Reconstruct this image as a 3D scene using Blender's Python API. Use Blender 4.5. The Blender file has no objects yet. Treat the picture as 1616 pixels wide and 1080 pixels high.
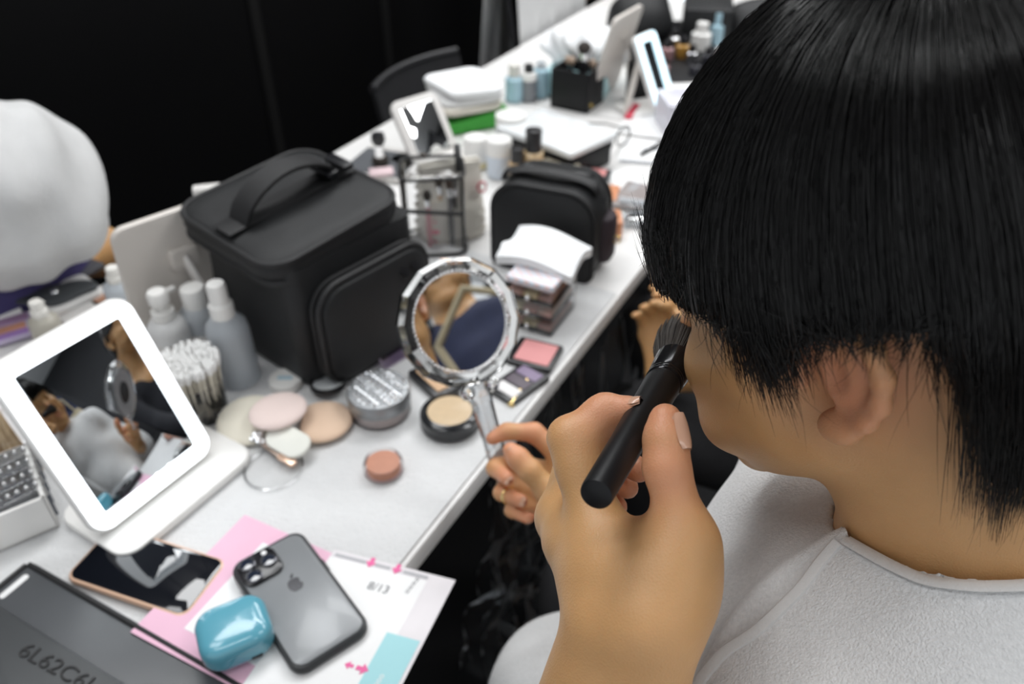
import bpy, bmesh, math, random
import numpy as np
from mathutils import Vector, Matrix, Euler

# ------------------------------------------------------------------ camera, world, lights
SC = bpy.context.scene
COL = SC.collection
CAM_H, TABLE_H = 1.39, 0.72
PITCH, FPX = math.radians(37.25), 1257.0

cam_d = bpy.data.cameras.new('camera')
cam_d.sensor_width = 36.0
cam_d.lens = 28.0
cam_d.clip_start = 0.02
cam_d.dof.use_dof = True
cam_d.dof.focus_distance = 0.43
cam_d.dof.aperture_fstop = 6.3
cam_o = bpy.data.objects.new('camera', cam_d)
COL.objects.link(cam_o)
cam_o.location = (0, 0, CAM_H)
cam_o.rotation_euler = (math.pi / 2 - PITCH, 0, 0)
SC.camera = cam_o

SC.view_settings.view_transform = 'Standard'
SC.view_settings.look = 'None'
SC.view_settings.gamma = 1.0
SC.view_settings.use_curve_mapping = False
SC.view_settings.exposure = 0.22

world = bpy.data.worlds.new('hall_light')
SC.world = world
world.use_nodes = True
world.node_tree.nodes['Background'].inputs[0].default_value = (0.92, 0.96, 1.0, 1)
world.node_tree.nodes['Background'].inputs[1].default_value = 0.68

def area_light(name, loc, size, energy, color=(1, 1, 1), target=None):
    l = bpy.data.lights.new(name, 'AREA')
    l.shape = 'RECTANGLE'
    l.size, l.size_y = size
    l.energy = energy
    l.color = color
    o = bpy.data.objects.new(name, l)
    COL.objects.link(o)
    o.location = loc
    if target is not None:
        d = Vector(target) - Vector(loc)
        o.rotation_euler = d.to_track_quat('-Z', 'Y').to_euler()
    return o

# rows of ceiling panels of the hall
for i, (x, y, e, sx, sy) in enumerate([(-1.5, 0.75, 15, 1.3, 0.7), (-0.9, 1.8, 34, 1.3, 0.9), (-0.6, -0.1, 9, 1.6, 0.14),
                                       (0.3, 2.5, 28, 1.6, 0.4), (0.5, 3.9, 34, 1.6, 0.7), (2.0, 0.6, 26, 1.3, 0.55), (2.0, 2.2, 24, 1.3, 0.55), (2.0, 3.8, 24, 1.3, 0.55), (2.0, -1.2, 9, 1.3, 0.55)]):
    area_light('ceiling_panel_light', (x, y, 3.35), (sx, sy), e, (0.985, 0.995, 1.0))

# ------------------------------------------------------------------ from the photograph's rays to places in the hall
FW = Vector((0, math.cos(PITCH), -math.sin(PITCH)))
UPV = Vector((0, math.sin(PITCH), math.cos(PITCH)))
CAM = Vector((0, 0, CAM_H))

def ray(u, v):
    return FW * FPX + Vector((1, 0, 0)) * (u - 808) + UPV * (540 - v)

def pd(u, v, d):                      # d metres away along the ray
    return CAM + ray(u, v).normalized() * d

def pz(u, v, z):                      # where the ray meets height z
    r = ray(u, v)
    return CAM + r * ((z - CAM_H) / r.z)

def P(u, v, h=0.0):                   # h above the table top
    return pz(u, v, TABLE_H + h)

def height_at(base, u, v):            # height above the table of a point above base that shows at v
    lo, hi = 0.0, 0.65
    for _ in range(40):
        m = (lo + hi) / 2
        q = base + Vector((0, 0, m)) - CAM
        vv = 540 - q.dot(UPV) / q.dot(FW) * FPX
        if vv > v: lo = m
        else: hi = m
    return lo

def yaw_of(a, b):
    return math.atan2(b.y - a.y, b.x - a.x)

# the table: along its front edge and towards its back edge
TDIR = Vector((0.482, 0.876, 0)).normalized()
TBACK = Vector((-TDIR.y, TDIR.x, 0))
TORG = Vector((-0.108, 0.507, TABLE_H))
TYAW = math.atan2(TDIR.y, TDIR.x)

# ------------------------------------------------------------------ materials
def mat(name, color, rough=0.5, metal=0.0, var=0.08, nscale=30.0, bump=0.0, bscale=200.0, trans=0.0, ior=1.45,
        emit=None, estr=0.0, sss=0.0, sss_rad=(1, .35, .2), coat=0.0, sheen=0.0, spec=0.5, alpha=1.0, bdist=0.002, detail=3.0):
    m = bpy.data.materials.new(name)
    m.use_nodes = True
    nt = m.node_tree
    b = nt.nodes['Principled BSDF']
    tc = nt.nodes.new('ShaderNodeTexCoord')
    if var > 0:
        n = nt.nodes.new('ShaderNodeTexNoise')
        n.inputs['Scale'].default_value = nscale
        n.inputs['Detail'].default_value = detail
        nt.links.new(tc.outputs['Object'], n.inputs['Vector'])
        r = nt.nodes.new('ShaderNodeMix')
        r.data_type = 'RGBA'
        r.inputs[6].default_value = tuple(max(0, c * (1 - var)) for c in color) + (1,)
        r.inputs[7].default_value = tuple(min(1, c * (1 + var)) for c in color) + (1,)
        nt.links.new(n.outputs['Fac'], r.inputs[0])
        nt.links.new(r.outputs[2], b.inputs['Base Color'])
    else:
        b.inputs['Base Color'].default_value = tuple(color) + (1,)
    b.inputs['Roughness'].default_value = rough
    b.inputs['Metallic'].default_value = metal
    b.inputs['IOR'].default_value = ior
    b.inputs['Transmission Weight'].default_value = trans
    b.inputs['Coat Weight'].default_value = coat
    b.inputs['Sheen Weight'].default_value = sheen
    b.inputs['Specular IOR Level'].default_value = spec
    b.inputs['Alpha'].default_value = alpha
    if sss > 0:
        b.inputs['Subsurface Weight'].default_value = sss
        b.inputs['Subsurface Radius'].default_value = sss_rad
        b.inputs['Subsurface Scale'].default_value = 0.006
    if emit is not None:
        b.inputs['Emission Color'].default_value = tuple(emit) + (1,)
        b.inputs['Emission Strength'].default_value = estr
    if bump > 0:
        n2 = nt.nodes.new('ShaderNodeTexNoise')
        n2.inputs['Scale'].default_value = bscale
        n2.inputs['Detail'].default_value = 4
        nt.links.new(tc.outputs['Object'], n2.inputs['Vector'])
        bp = nt.nodes.new('ShaderNodeBump')
        bp.inputs['Strength'].default_value = bump
        bp.inputs['Distance'].default_value = bdist
        nt.links.new(n2.outputs['Fac'], bp.inputs['Height'])
        nt.links.new(bp.outputs['Normal'], b.inputs['Normal'])
    return m

def clear_mat(name, tint=(1, 1, 1), rough=0.03, gloss=0.02, ior=1.35):
    """thin clear plastic: mostly see-through with a reflecting skin"""
    m = bpy.data.materials.new(name)
    m.use_nodes = True
    nt = m.node_tree
    nt.nodes.remove(nt.nodes['Principled BSDF'])
    t = nt.nodes.new('ShaderNodeBsdfTransparent'); t.inputs[0].default_value = tuple(tint) + (1,)
    g = nt.nodes.new('ShaderNodeBsdfGlossy'); g.inputs['Roughness'].default_value = rough
    f = nt.nodes.new('ShaderNodeFresnel'); f.inputs[0].default_value = ior
    a = nt.nodes.new('ShaderNodeMath'); a.operation = 'ADD'; a.inputs[1].default_value = gloss
    a.use_clamp = True
    mx = nt.nodes.new('ShaderNodeMixShader')
    nt.links.new(f.outputs[0], a.inputs[0])
    nt.links.new(a.outputs[0], mx.inputs[0])
    nt.links.new(t.outputs[0], mx.inputs[1])
    nt.links.new(g.outputs[0], mx.inputs[2])
    nt.links.new(mx.outputs[0], nt.nodes['Material Output'].inputs[0])
    return m

M = {}
M['white_plastic'] = mat('white_plastic', (0.80, 0.79, 0.77), 0.35, var=0.02)
M['ivory_plastic'] = mat('ivory_plastic', (0.62, 0.58, 0.54), 0.42, var=0.03)
M['grey_white'] = mat('grey_white_plastic', (0.68, 0.66, 0.64), 0.4, var=0.03)
M['black_plastic'] = mat('black_plastic', (0.012, 0.012, 0.014), 0.28, var=0.1)
M['black_matte'] = mat('black_matte', (0.008, 0.008, 0.009), 0.42, spec=0.3, var=0.15)
M['black_fabric'] = mat('black_nylon', (0.011, 0.0115, 0.0125), 0.55, var=0.25, nscale=60, bump=0.25, bscale=900, sheen=0.02, spec=.4)
M['black_trim'] = mat('black_trim', (0.012, 0.012, 0.013), 0.5, var=0.2, bump=0.3, bscale=1200)
M['chrome'] = mat('chrome', (0.82, 0.82, 0.83), 0.12, 1.0, var=0.03)
M['gold'] = mat('gold_metal', (0.83, 0.62, 0.28), 0.22, 1.0, var=0.05)
M['rose_gold'] = mat('rose_gold', (0.78, 0.55, 0.42), 0.3, 0.7, var=0.05)
M['mirror'] = mat('mirror_silver', (0.93, 0.94, 0.94), 0.0, 1.0, var=0.0)
M['dark_mirror'] = mat('dark_mirror', (0.75, 0.78, 0.80), 0.0, 1.0, var=0.0)
M['clear'] = clear_mat('clear_acrylic', (0.97, 0.97, 0.98))
M['clear_soft'] = clear_mat('clear_soft_plastic', (0.965, 0.97, 0.975), rough=0.12, gloss=0.05)
M['clear_purple'] = clear_mat('clear_lilac_plastic', (0.80, 0.74, 0.84), rough=0.08, gloss=0.04)
M['film'] = clear_mat('clear_film', (0.97, 0.97, 0.97), rough=0.08, gloss=0.0, ior=1.12)
M['crystal'] = clear_mat('clear_crystal', (0.95, 0.96, 0.97), rough=0.02, gloss=0.30, ior=1.4)
M['glass'] = mat('crystal_acrylic', (0.97, 0.98, 0.98), 0.02, var=0, trans=1.0, ior=1.46)
M['frosted'] = mat('frosted_plastic', (0.72, 0.76, 0.80), 0.35, var=0.03, trans=0.55, ior=1.3)
M['paper'] = mat('white_paper', (0.80, 0.80, 0.80), 0.7, var=0.02)
M['tissue'] = mat('tissue_paper', (0.84, 0.85, 0.86), 0.85, var=0.03, bump=0.2, bscale=120)
M['led'] = mat('led_light', (1, 1, 1), 0.4, var=0, emit=(0.88, 0.95, 1.0), estr=2.2)
M['led_far'] = mat('led_light_cold', (1, 1, 1), 0.4, var=0, emit=(0.50, 0.84, 1.0), estr=1.15)
M['towel'] = mat('terry_towel', (0.70, 0.70, 0.70), 0.95, var=0.18, nscale=420, bump=0.6, bscale=720, sheen=0.3, bdist=0.0026, detail=6)
M['towel_hem'] = mat('towel_hem', (0.63, 0.62, 0.61), 0.9, var=0.04, nscale=300, bump=0.3, bscale=900)
M['table_cloth'] = mat('white_table_paper', (0.78, 0.775, 0.77), 0.75, var=0.035, nscale=14, bump=0.35, bscale=55, bdist=0.003)
M['table_top'] = mat('table_laminate', (0.74, 0.73, 0.72), 0.45, var=0.02)
M['floor'] = mat('dark_carpet', (0.011, 0.011, 0.012), 0.9, var=0.4, nscale=120, bump=0.5, bscale=300)
M['wall'] = mat('black_partition', (0.0035, 0.0035, 0.0040), 0.6, var=0.2, nscale=4, spec=0.2)
M['hall_wall'] = mat('dark_hall_wall', (0.035, 0.036, 0.040), 0.7, var=0.2, nscale=3)
M['wall_seam'] = mat('partition_joint', (0.001, 0.001, 0.001), 0.8, var=0.1)

# ------------------------------------------------------------------ mesh helpers
class MB:
    """collects shapes, links them as one mesh object"""
    def __init__(self):
        self.v, self.f, self.mi, self.mats = [], [], [], []
        self.cur = 0
    def use(self, m):
        if m not in self.mats: self.mats.append(m)
        self.cur = self.mats.index(m)
        return self
    def add(self, verts, faces, T=None):
        n = len(self.v)
        if T is not None: verts = [T @ Vector(p) for p in verts]
        self.v += [tuple(p) for p in verts]
        self.f += [tuple(i + n for i in f) for f in faces]
        self.mi += [self.cur] * len(faces)
        return self
    def loft(self, rings, T=None, cap0=True, cap1=True, closed=True):
        n = len(rings[0]); vs = [p for r in rings for p in r]; fs = []
        for k in range(len(rings) - 1):
            for i in range(n if closed else n - 1):
                j = (i + 1) % n
                fs.append((k * n + i, k * n + j, (k + 1) * n + j, (k + 1) * n + i))
        if cap0: fs.append(tuple(range(n - 1, -1, -1)))
        if cap1: fs.append(tuple((len(rings) - 1) * n + i for i in range(n)))
        return self.add(vs, fs, T)
    def slab(self, w, l, h, r=0.004, bev=0.001, T=None, seg=6, z0=0.0, taper=0.0):
        """rounded-corner slab centred on x, y; base at z0"""
        bev = min(bev, h * 0.49)
        rings = []
        for ins, z in ((bev, 0), (bev * .3, bev * .3), (0, bev), (taper, h - bev), (taper + bev * .3, h - bev * .3), (taper + bev, h)):
            rings.append([(x, y, z0 + z) for x, y in rrect(w - 2 * ins, l - 2 * ins, max(r - ins, 0.0003), seg)])
        return self.loft(rings, T)
    def lathe(self, prof, T=None, seg=32, cap0=True, cap1=True):
        rings = [[(rr * math.cos(2 * math.pi * i / seg), rr * math.sin(2 * math.pi * i / seg), z) for i in range(seg)] for rr, z in prof]
        return self.loft(rings, T, cap0, cap1)
    def tube(self, pts, rad, seg=10, T=None, caps=True, flat=1.0, up=(0, 0, 1), closed=False):
        pts = [Vector(p) for p in pts]
        n = len(pts)
        rads = rad if isinstance(rad, (list, tuple)) else [rad] * n
        rings = []
        prev = None
        for i, p in enumerate(pts):
            if closed: t = pts[(i + 1) % n] - pts[i - 1]
            else: t = pts[min(i + 1, n - 1)] - pts[max(i - 1, 0)]
            t = t.normalized() if t.length > 1e-9 else Vector((0, 0, 1))
            a = Vector(up) if prev is None else prev
            a = a - t * a.dot(t)
            if a.length < 1e-4:
                a = Vector((1, 0, 0)) - t * t.x
                if a.length < 1e-4: a = Vector((0, 1, 0)) - t * t.y
            a.normalize(); prev = a
            b = t.cross(a)
            rings.append([p + (a * math.cos(2 * math.pi * k / seg) * rads[i] * flat + b * math.sin(2 * math.pi * k / seg) * rads[i]) for k in range(seg)])
        if closed: rings.append(rings[0])
        return self.loft(rings, T, caps and not closed, caps and not closed)
    def ball(self, c, r, seg=16, rings=10, T=None):
        r = (r, r, r) if not isinstance(r, (tuple, list)) else r
        prof = []
        R = []
        for k in range(rings + 1):
            a = -math.pi / 2 + math.pi * k / rings
            rr = max(math.cos(a), 1e-3)
            R.append([(c[0] + r[0] * rr * math.cos(2 * math.pi * i / seg), c[1] + r[1] * rr * math.sin(2 * math.pi * i / seg), c[2] + r[2] * math.sin(a)) for i in range(seg)])
        return self.loft(R, T)
    def grid(self, fn, nu, nv, T=None, thick=0.0):
        """a sheet fn(u, v) for u, v in 0..1, with real thickness"""
        vs = [fn(i / nu, j / nv) for i in range(nu + 1) for j in range(nv + 1)]
        fs = [(i * (nv + 1) + j, (i + 1) * (nv + 1) + j, (i + 1) * (nv + 1) + j + 1, i * (nv + 1) + j + 1) for i in range(nu) for j in range(nv)]
        if thick:
            n = len(vs)
            w = [Vector(p) - Vector((0, 0, thick)) for p in vs]
            fs2 = [tuple(i + n for i in reversed(f)) for f in fs]
            side = []
            loop = [(i, 0) for i in range(nu)] + [(nu, j) for j in range(nv)] + [(i, nv) for i in range(nu, 0, -1)] + [(0, j) for j in range(nv, 0, -1)]
            ids = [i * (nv + 1) + j for i, j in loop]
            for a, b in zip(ids, ids[1:] + ids[:1]): side.append((b, a, a + n, b + n))
            vs = list(vs) + w; fs = fs + fs2 + side
        return self.add(vs, fs, T)
    def build(self, name, m=None, parent=None, smooth=True, angle=40, loc=None, yaw=None, rot=None):
        me = bpy.data.meshes.new(name)
        me.from_pydata(self.v, [], self.f)
        if m is not None and not self.mats: self.mats = [m]
        for mm in self.mats: me.materials.append(mm)
        if len(self.mats) > 1: me.polygons.foreach_set('material_index', self.mi)
        bm = bmesh.new(); bm.from_mesh(me)
        bmesh.ops.remove_doubles(bm, verts=bm.verts, dist=1e-6)
        bmesh.ops.recalc_face_normals(bm, faces=bm.faces)
        bm.to_mesh(me); bm.free()
        if smooth:
            me.polygons.foreach_set('use_smooth', [True] * len(me.polygons))
            me.set_sharp_from_angle(angle=math.radians(angle))
        o = bpy.data.objects.new(name, me)
        COL.objects.link(o)
        if parent is not None: o.parent = parent
        if loc is not None: o.location = loc
        if yaw is not None: o.rotation_euler = (0, 0, yaw)
        if rot is not None: o.rotation_euler = rot
        return o

def rrect(w, l, r, seg=6):
    r = min(r, w / 2 - 1e-5, l / 2 - 1e-5)
    out = []
    for cx, cy, a0 in ((w / 2 - r, l / 2 - r, 0), (-w / 2 + r, l / 2 - r, 90), (-w / 2 + r, -l / 2 + r, 180), (w / 2 - r, -l / 2 + r, 270)):
        for k in range(seg + 1):
            a = math.radians(a0 + 90 * k / seg)
            out.append((cx + r * math.cos(a), cy + r * math.sin(a)))
    return out

def tag(o, label=None, cat=None, group=None, kind=None):
    if label: o['label'] = label
    if cat: o['category'] = cat
    if group: o['group'] = group
    if kind: o['kind'] = kind
    return o

def thing(name, label, cat, loc=(0, 0, 0), yaw=0.0, group=None, rot=None):
    o = bpy.data.objects.new(name, None)
    o.empty_display_size = 0.02
    COL.objects.link(o)
    o.location = loc
    o.rotation_euler = rot if rot is not None else (0, 0, yaw)
    return tag(o, label, cat, group)

def frame_matrix(o, x, y, z):
    return Matrix(((x.x, y.x, z.x, o.x), (x.y, y.y, z.y, o.y), (x.z, y.z, z.z, o.z), (0, 0, 0, 1)))

def copy_tree(o, parent=None):
    c = o.copy()
    COL.objects.link(c)
    if parent is not None:
        c.parent = parent
        if 'label' in c: pass
    for ch in list(o.children): copy_tree(ch, c)
    return c

def TR(x=0, y=0, z=0): return Matrix.Translation((x, y, z))
def RX(a): return Matrix.Rotation(math.radians(a), 4, 'X')
def RY(a): return Matrix.Rotation(math.radians(a), 4, 'Y')
def RZ(a): return Matrix.Rotation(math.radians(a), 4, 'Z')

class Rect:
    """a flat rectangle lying at height h over the table, from three consecutive corner sightings"""
    def __init__(s, A, B, C, h=0.0):
        a, b, c = P(*A, h), P(*B, h), P(*C, h)
        ab = b - a
        s.yaw = yaw_of(a, b)
        x = ab.normalized(); y = Vector((-x.y, x.x, 0))
        s.w = ab.length
        d = (c - b).dot(y)
        s.l = abs(d)
        s.c = a + x * (s.w / 2) + y * (d / 2)
        s.x, s.y = x, y
    def at(s, dz=0.0):
        return s.c + Vector((0, 0, dz))
# ------------------------------------------------------------------ smooth bodies: distance fields turned into one surface
class Field:
    def __init__(s):
        s.pr = []                      # (kind, k, params, centre, bound radius)
    def cap(s, a, b, ra, rb, k=0.01, neg=False, flat=None):
        """tapered capsule; flat=(axis, factor) squeezes it along an axis"""
        a, b = np.array(a, float), np.array(b, float)
        c = (a + b) / 2; br = np.linalg.norm(b - a) / 2 + max(ra, rb)
        if flat is not None: flat = (np.array(flat[0], float) / np.linalg.norm(flat[0]), flat[1])
        s.pr.append(('cap', k, (a, b, ra, rb, flat), c, br, neg)); return s
    def ell(s, c, r, R=None, k=0.01, neg=False):
        c, r = np.array(c, float), np.array(r, float)
        R = np.eye(3) if R is None else np.array(R, float)
        s.pr.append(('ell', k, (c, r, R), c, r.max(), neg)); return s
    def chain(s, pts, rads, k=0.006, flat=None):
        for i in range(len(pts) - 1): s.cap(pts[i], pts[i + 1], rads[i], rads[i + 1], k, flat=flat)
        return s
    @staticmethod
    def _d(kind, par, p):
        if kind == 'cap':
            a, b, ra, rb, flat = par
            ba = b - a
            q = p - a
            if flat is not None:
                ax, fac = flat
                dn = q @ ax
                bn = ba @ ax
                ba2 = ba
                t = np.clip((q @ ba2) / (ba2 @ ba2 + 1e-12), 0, 1)
                rem = q - t[:, None] * ba2
                rn = rem @ ax
                rem = rem + np.outer(rn * (fac - 1), ax)
                return (np.sqrt((rem * rem).sum(1)) - (ra + (rb - ra) * t)) / max(1.0, fac * 0.75)
            t = np.clip((q @ ba) / (ba @ ba + 1e-12), 0, 1)
            rem = q - t[:, None] * ba
            return np.sqrt((rem * rem).sum(1)) - (ra + (rb - ra) * t)
        c, r, R = par
        q = (p - c) @ R
        k0 = np.sqrt(((q / r) ** 2).sum(1)); k1 = np.sqrt(((q / (r * r)) ** 2).sum(1))
        return k0 * (k0 - 1) / np.maximum(k1, 1e-9)
    def eval(s, p, cen=None, rad=None, offset=0.0):
        d = np.full(len(p), 1e3)
        for kind, k, par, c, br, neg in s.pr:
            if cen is not None and np.linalg.norm(c - cen) - br > rad + 7 * k + 0.03 + (br * 0.8 if kind == 'ell' else 0): continue
            e = s._d(kind, par, p)
            if neg:
                e = -e
                h = np.maximum(k - np.abs(d - e), 0) / k
                d = np.maximum(d, e) + h * h * k * 0.25
            else:
                h = np.maximum(k - np.abs(d - e), 0) / k
                d = np.minimum(d, e) - h * h * k * 0.25
        return d
    def bounds(s):
        lo = np.min([c - br for _, _, _, c, br, n in s.pr if not n], axis=0)
        hi = np.max([c + br for _, _, _, c, br, n in s.pr if not n], axis=0)
        return lo, hi

def surface(field, cell=0.002, lo=None, hi=None, func=None, smooth=1, B=16):
    """surface nets over sparse blocks -> verts (n,3), quads (m,4).  func(p, d, cen, rad) may reshape the distance"""
    flo, fhi = field.bounds()
    lo = flo - 0.02 if lo is None else np.maximum(np.array(lo, float), flo - 0.02)
    hi = fhi + 0.02 if hi is None else np.minimum(np.array(hi, float), fhi + 0.02)
    bs = B * cell
    nb = np.ceil((hi - lo) / bs).astype(int)
    bi = np.stack(np.meshgrid(*[np.arange(n) for n in nb], indexing='ij'), -1).reshape(-1, 3)
    cens = lo + (bi + 0.5) * bs
    hd = bs * 0.5 * math.sqrt(3)
    dc = field.eval(cens)
    if func is not None: dc = func(cens, dc)
    act = bi[np.abs(dc) < hd * 1.7 + 0.03]
    g = np.arange(B + 1)
    G = np.stack(np.meshgrid(g, g, g, indexing='ij'), -1).reshape(-1, 3)
    NX = (nb * B + 2).astype(np.int64)
    def key(ijk): return (ijk[..., 0].astype(np.int64) + 1) * (NX[1] + 2) * (NX[2] + 2) + (ijk[..., 1].astype(np.int64) + 1) * (NX[2] + 2) + ijk[..., 2].astype(np.int64) + 1
    VK, VP, FQ = [], [], []
    edges = [((0, 0, 0), (1, 0, 0)), ((0, 1, 0), (1, 1, 0)), ((0, 0, 1), (1, 0, 1)), ((0, 1, 1), (1, 1, 1)),
             ((0, 0, 0), (0, 1, 0)), ((1, 0, 0), (1, 1, 0)), ((0, 0, 1), (0, 1, 1)), ((1, 0, 1), (1, 1, 1)),
             ((0, 0, 0), (0, 0, 1)), ((1, 0, 0), (1, 0, 1)), ((0, 1, 0), (0, 1, 1)), ((1, 1, 0), (1, 1, 1))]
    for b in act:
        base = b * B
        pts = lo + (base + G) * cell
        cen = lo + (b + 0.5) * bs
        d = field.eval(pts, cen, hd)
        if func is not None: d = func(pts, d)
        D = d.reshape(B + 1, B + 1, B + 1)
        S = D < 0
        if S.all() or not S.any(): continue
        cnt = np.zeros((B, B, B)); acc = np.zeros((B, B, B, 3))
        for e0, e1 in edges:
            s0 = tuple(slice(o, o + B) for o in e0); s1 = tuple(slice(o, o + B) for o in e1)
            m = S[s0] != S[s1]
            if not m.any(): continue
            a, c = D[s0][m], D[s1][m]
            t = a / (a - c)
            idx = np.argwhere(m)
            pos = idx + np.array(e0) + t[:, None] * (np.array(e1) - np.array(e0))
            acc[m] += pos; cnt[m] += 1
        m = cnt > 0
        idx = np.argwhere(m)
        VK.append(key(base + idx)); VP.append(lo + (base + acc[m] / cnt[m][:, None]) * cell)
        for ax in range(3):
            s0 = (slice(0, B),) * 3
            s1 = tuple(slice(1, B + 1) if i == ax else slice(0, B) for i in range(3))
            mm = S[s0] != S[s1]
            if not mm.any(): continue
            idx = np.argwhere(mm) + base
            flip = S[s0][mm]
            u, w = (ax + 1) % 3, (ax + 2) % 3
            ou = np.zeros(3, int); ou[u] = 1
            ow = np.zeros(3, int); ow[w] = 1
            q = np.stack([key(idx - ou - ow), key(idx - ow), key(idx), key(idx - ou)], 1)
            q[~flip] = q[~flip][:, ::-1]
            FQ.append(q)
    VK = np.concatenate(VK); VP = np.concatenate(VP); FQ = np.concatenate(FQ)
    o = np.argsort(VK); VK, VP = VK[o], VP[o]
    fi = np.clip(np.searchsorted(VK, FQ), 0, len(VK) - 1)
    ok = (VK[fi] == FQ).all(1)
    F = fi[ok]
    for _ in range(smooth):
        A = np.zeros_like(VP); n = np.zeros(len(VP))
        for i in range(4):
            a, c = F[:, i], F[:, (i + 1) % 4]
            for k in range(3):
                A[:, k] += np.bincount(a, VP[c, k], len(VP)) + np.bincount(c, VP[a, k], len(VP))
            n += np.bincount(a, minlength=len(VP)) + np.bincount(c, minlength=len(VP))
        VP = VP * 0.5 + 0.5 * A / np.maximum(n, 1)[:, None]
    return VP, F

def np_mesh(name, V, F, m=None, parent=None, attr=None):
    me = bpy.data.meshes.new(name)
    me.vertices.add(len(V)); me.vertices.foreach_set('co', np.ascontiguousarray(V, np.float32).ravel())
    k = F.shape[1]
    me.loops.add(F.size); me.loops.foreach_set('vertex_index', np.ascontiguousarray(F, np.int32).ravel())
    me.polygons.add(len(F))
    me.polygons.foreach_set('loop_start', np.arange(0, F.size, k, dtype=np.int32))
    me.polygons.foreach_set('loop_total', np.full(len(F), k, np.int32))
    me.polygons.foreach_set('use_smooth', np.ones(len(F), bool))
    me.update(calc_edges=True)
    me.validate()
    if attr:
        for nm, val in attr.items():
            a = me.attributes.new(nm, 'FLOAT', 'POINT')
            a.data.foreach_set('value', np.ascontiguousarray(val, np.float32))
    if m is not None: me.materials.append(m)
    o = bpy.data.objects.new(name, me)
    COL.objects.link(o)
    if parent is not None: o.parent = parent
    return o

A3 = lambda v: np.array((v[0], v[1], v[2]), float)
# ------------------------------------------------------------------ the room
def structure(o): o['kind'] = 'structure'; return o

mb = MB(); mb.slab(9, 9, 0.05, 0.01, 0.002, TR(0, 2.6, -0.05))
structure(mb.build('floor', M['floor']))
# black partition wall behind the tables
WB = 1.50                              # distance of the wall from the table's front edge line
wc = Vector((TORG.x, TORG.y, 0)) + TBACK * WB
mb = MB()
mb.slab(9.0, 0.06, 3.0, 0.003, 0.002, TR(0, 0.03, 0))
wall = structure(mb.build('wall_back', M['wall'], loc=(wc + TDIR * 1.2), yaw=TYAW))
for s in (-0.55, 0.42, 1.38, 2.0):
    m2 = MB(); m2.slab(0.035, 0.012, 3.0, 0.002, 0.001)
    o = structure(m2.build('trim_1', M['wall_seam'], loc=(wc + TDIR * s - TBACK * 0.004), yaw=TYAW))

# the rest of the hall: ceiling and the other dark walls
mb = MB(); mb.slab(9, 9, 0.05, 0.01, 0.002, TR(0, 2.6, 3.42))
structure(mb.build('ceiling', mat('ceiling_white', (.75, .75, .75), .8, var=.02)))
for nm, c, sz in (('wall_far', (0, 7.05, 0), (9, .05)), ('wall_right', (4.45, 2.6, 0), (.05, 9))):
    mb = MB(); mb.slab(sz[0], sz[1], 3.42, .003, .002, TR(*c)); structure(mb.build(nm, M['hall_wall']))

# ------------------------------------------------------------------ the long table
TD, TL0, TL1 = 0.71, -0.62, 1.78
def T(s, b, h=0.0): return TORG + TDIR * s + TBACK * b + Vector((0, 0, h))

def make_table(s0, s1, label, name='folding_table'):
    c = T((s0 + s1) / 2, TD / 2); c.z = 0
    t = thing(name, label, 'table', c, TYAW)
    L = s1 - s0
    a = MB(); a.slab(L, TD, 0.028, 0.006, 0.002, TR(0, 0, TABLE_H - 0.0295)); a.build('table_top', M['table_top'], t)
    for sx in (-1, 1):
        for sy in (-1, 1):
            b = MB()
            b.tube([(sx * (L / 2 - 0.12), sy * (TD / 2 - 0.08), 0.0), (sx * (L / 2 - 0.12), sy * (TD / 2 - 0.08), TABLE_H - 0.03)], 0.014, 10)
            b.build('leg', M['black_plastic'], t)
    b = MB(); b.slab(L - 0.1, 0.02, 0.04, 0.004, 0.001, TR(0, -TD / 2 + 0.09, TABLE_H - 0.071)); b.slab(L - 0.1, 0.02, 0.04, 0.004, 0.001, TR(0, TD / 2 - 0.09, TABLE_H - 0.071))
    b.build('frame_rail', M['black_plastic'], t)
    return t
make_table(TL0, 1.20, 'white table with the white terry cloth spread over it, nearest the seated person')
make_table(1.205, 3.0, 'white table continuing behind the first one toward the lit mirrors')
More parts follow.
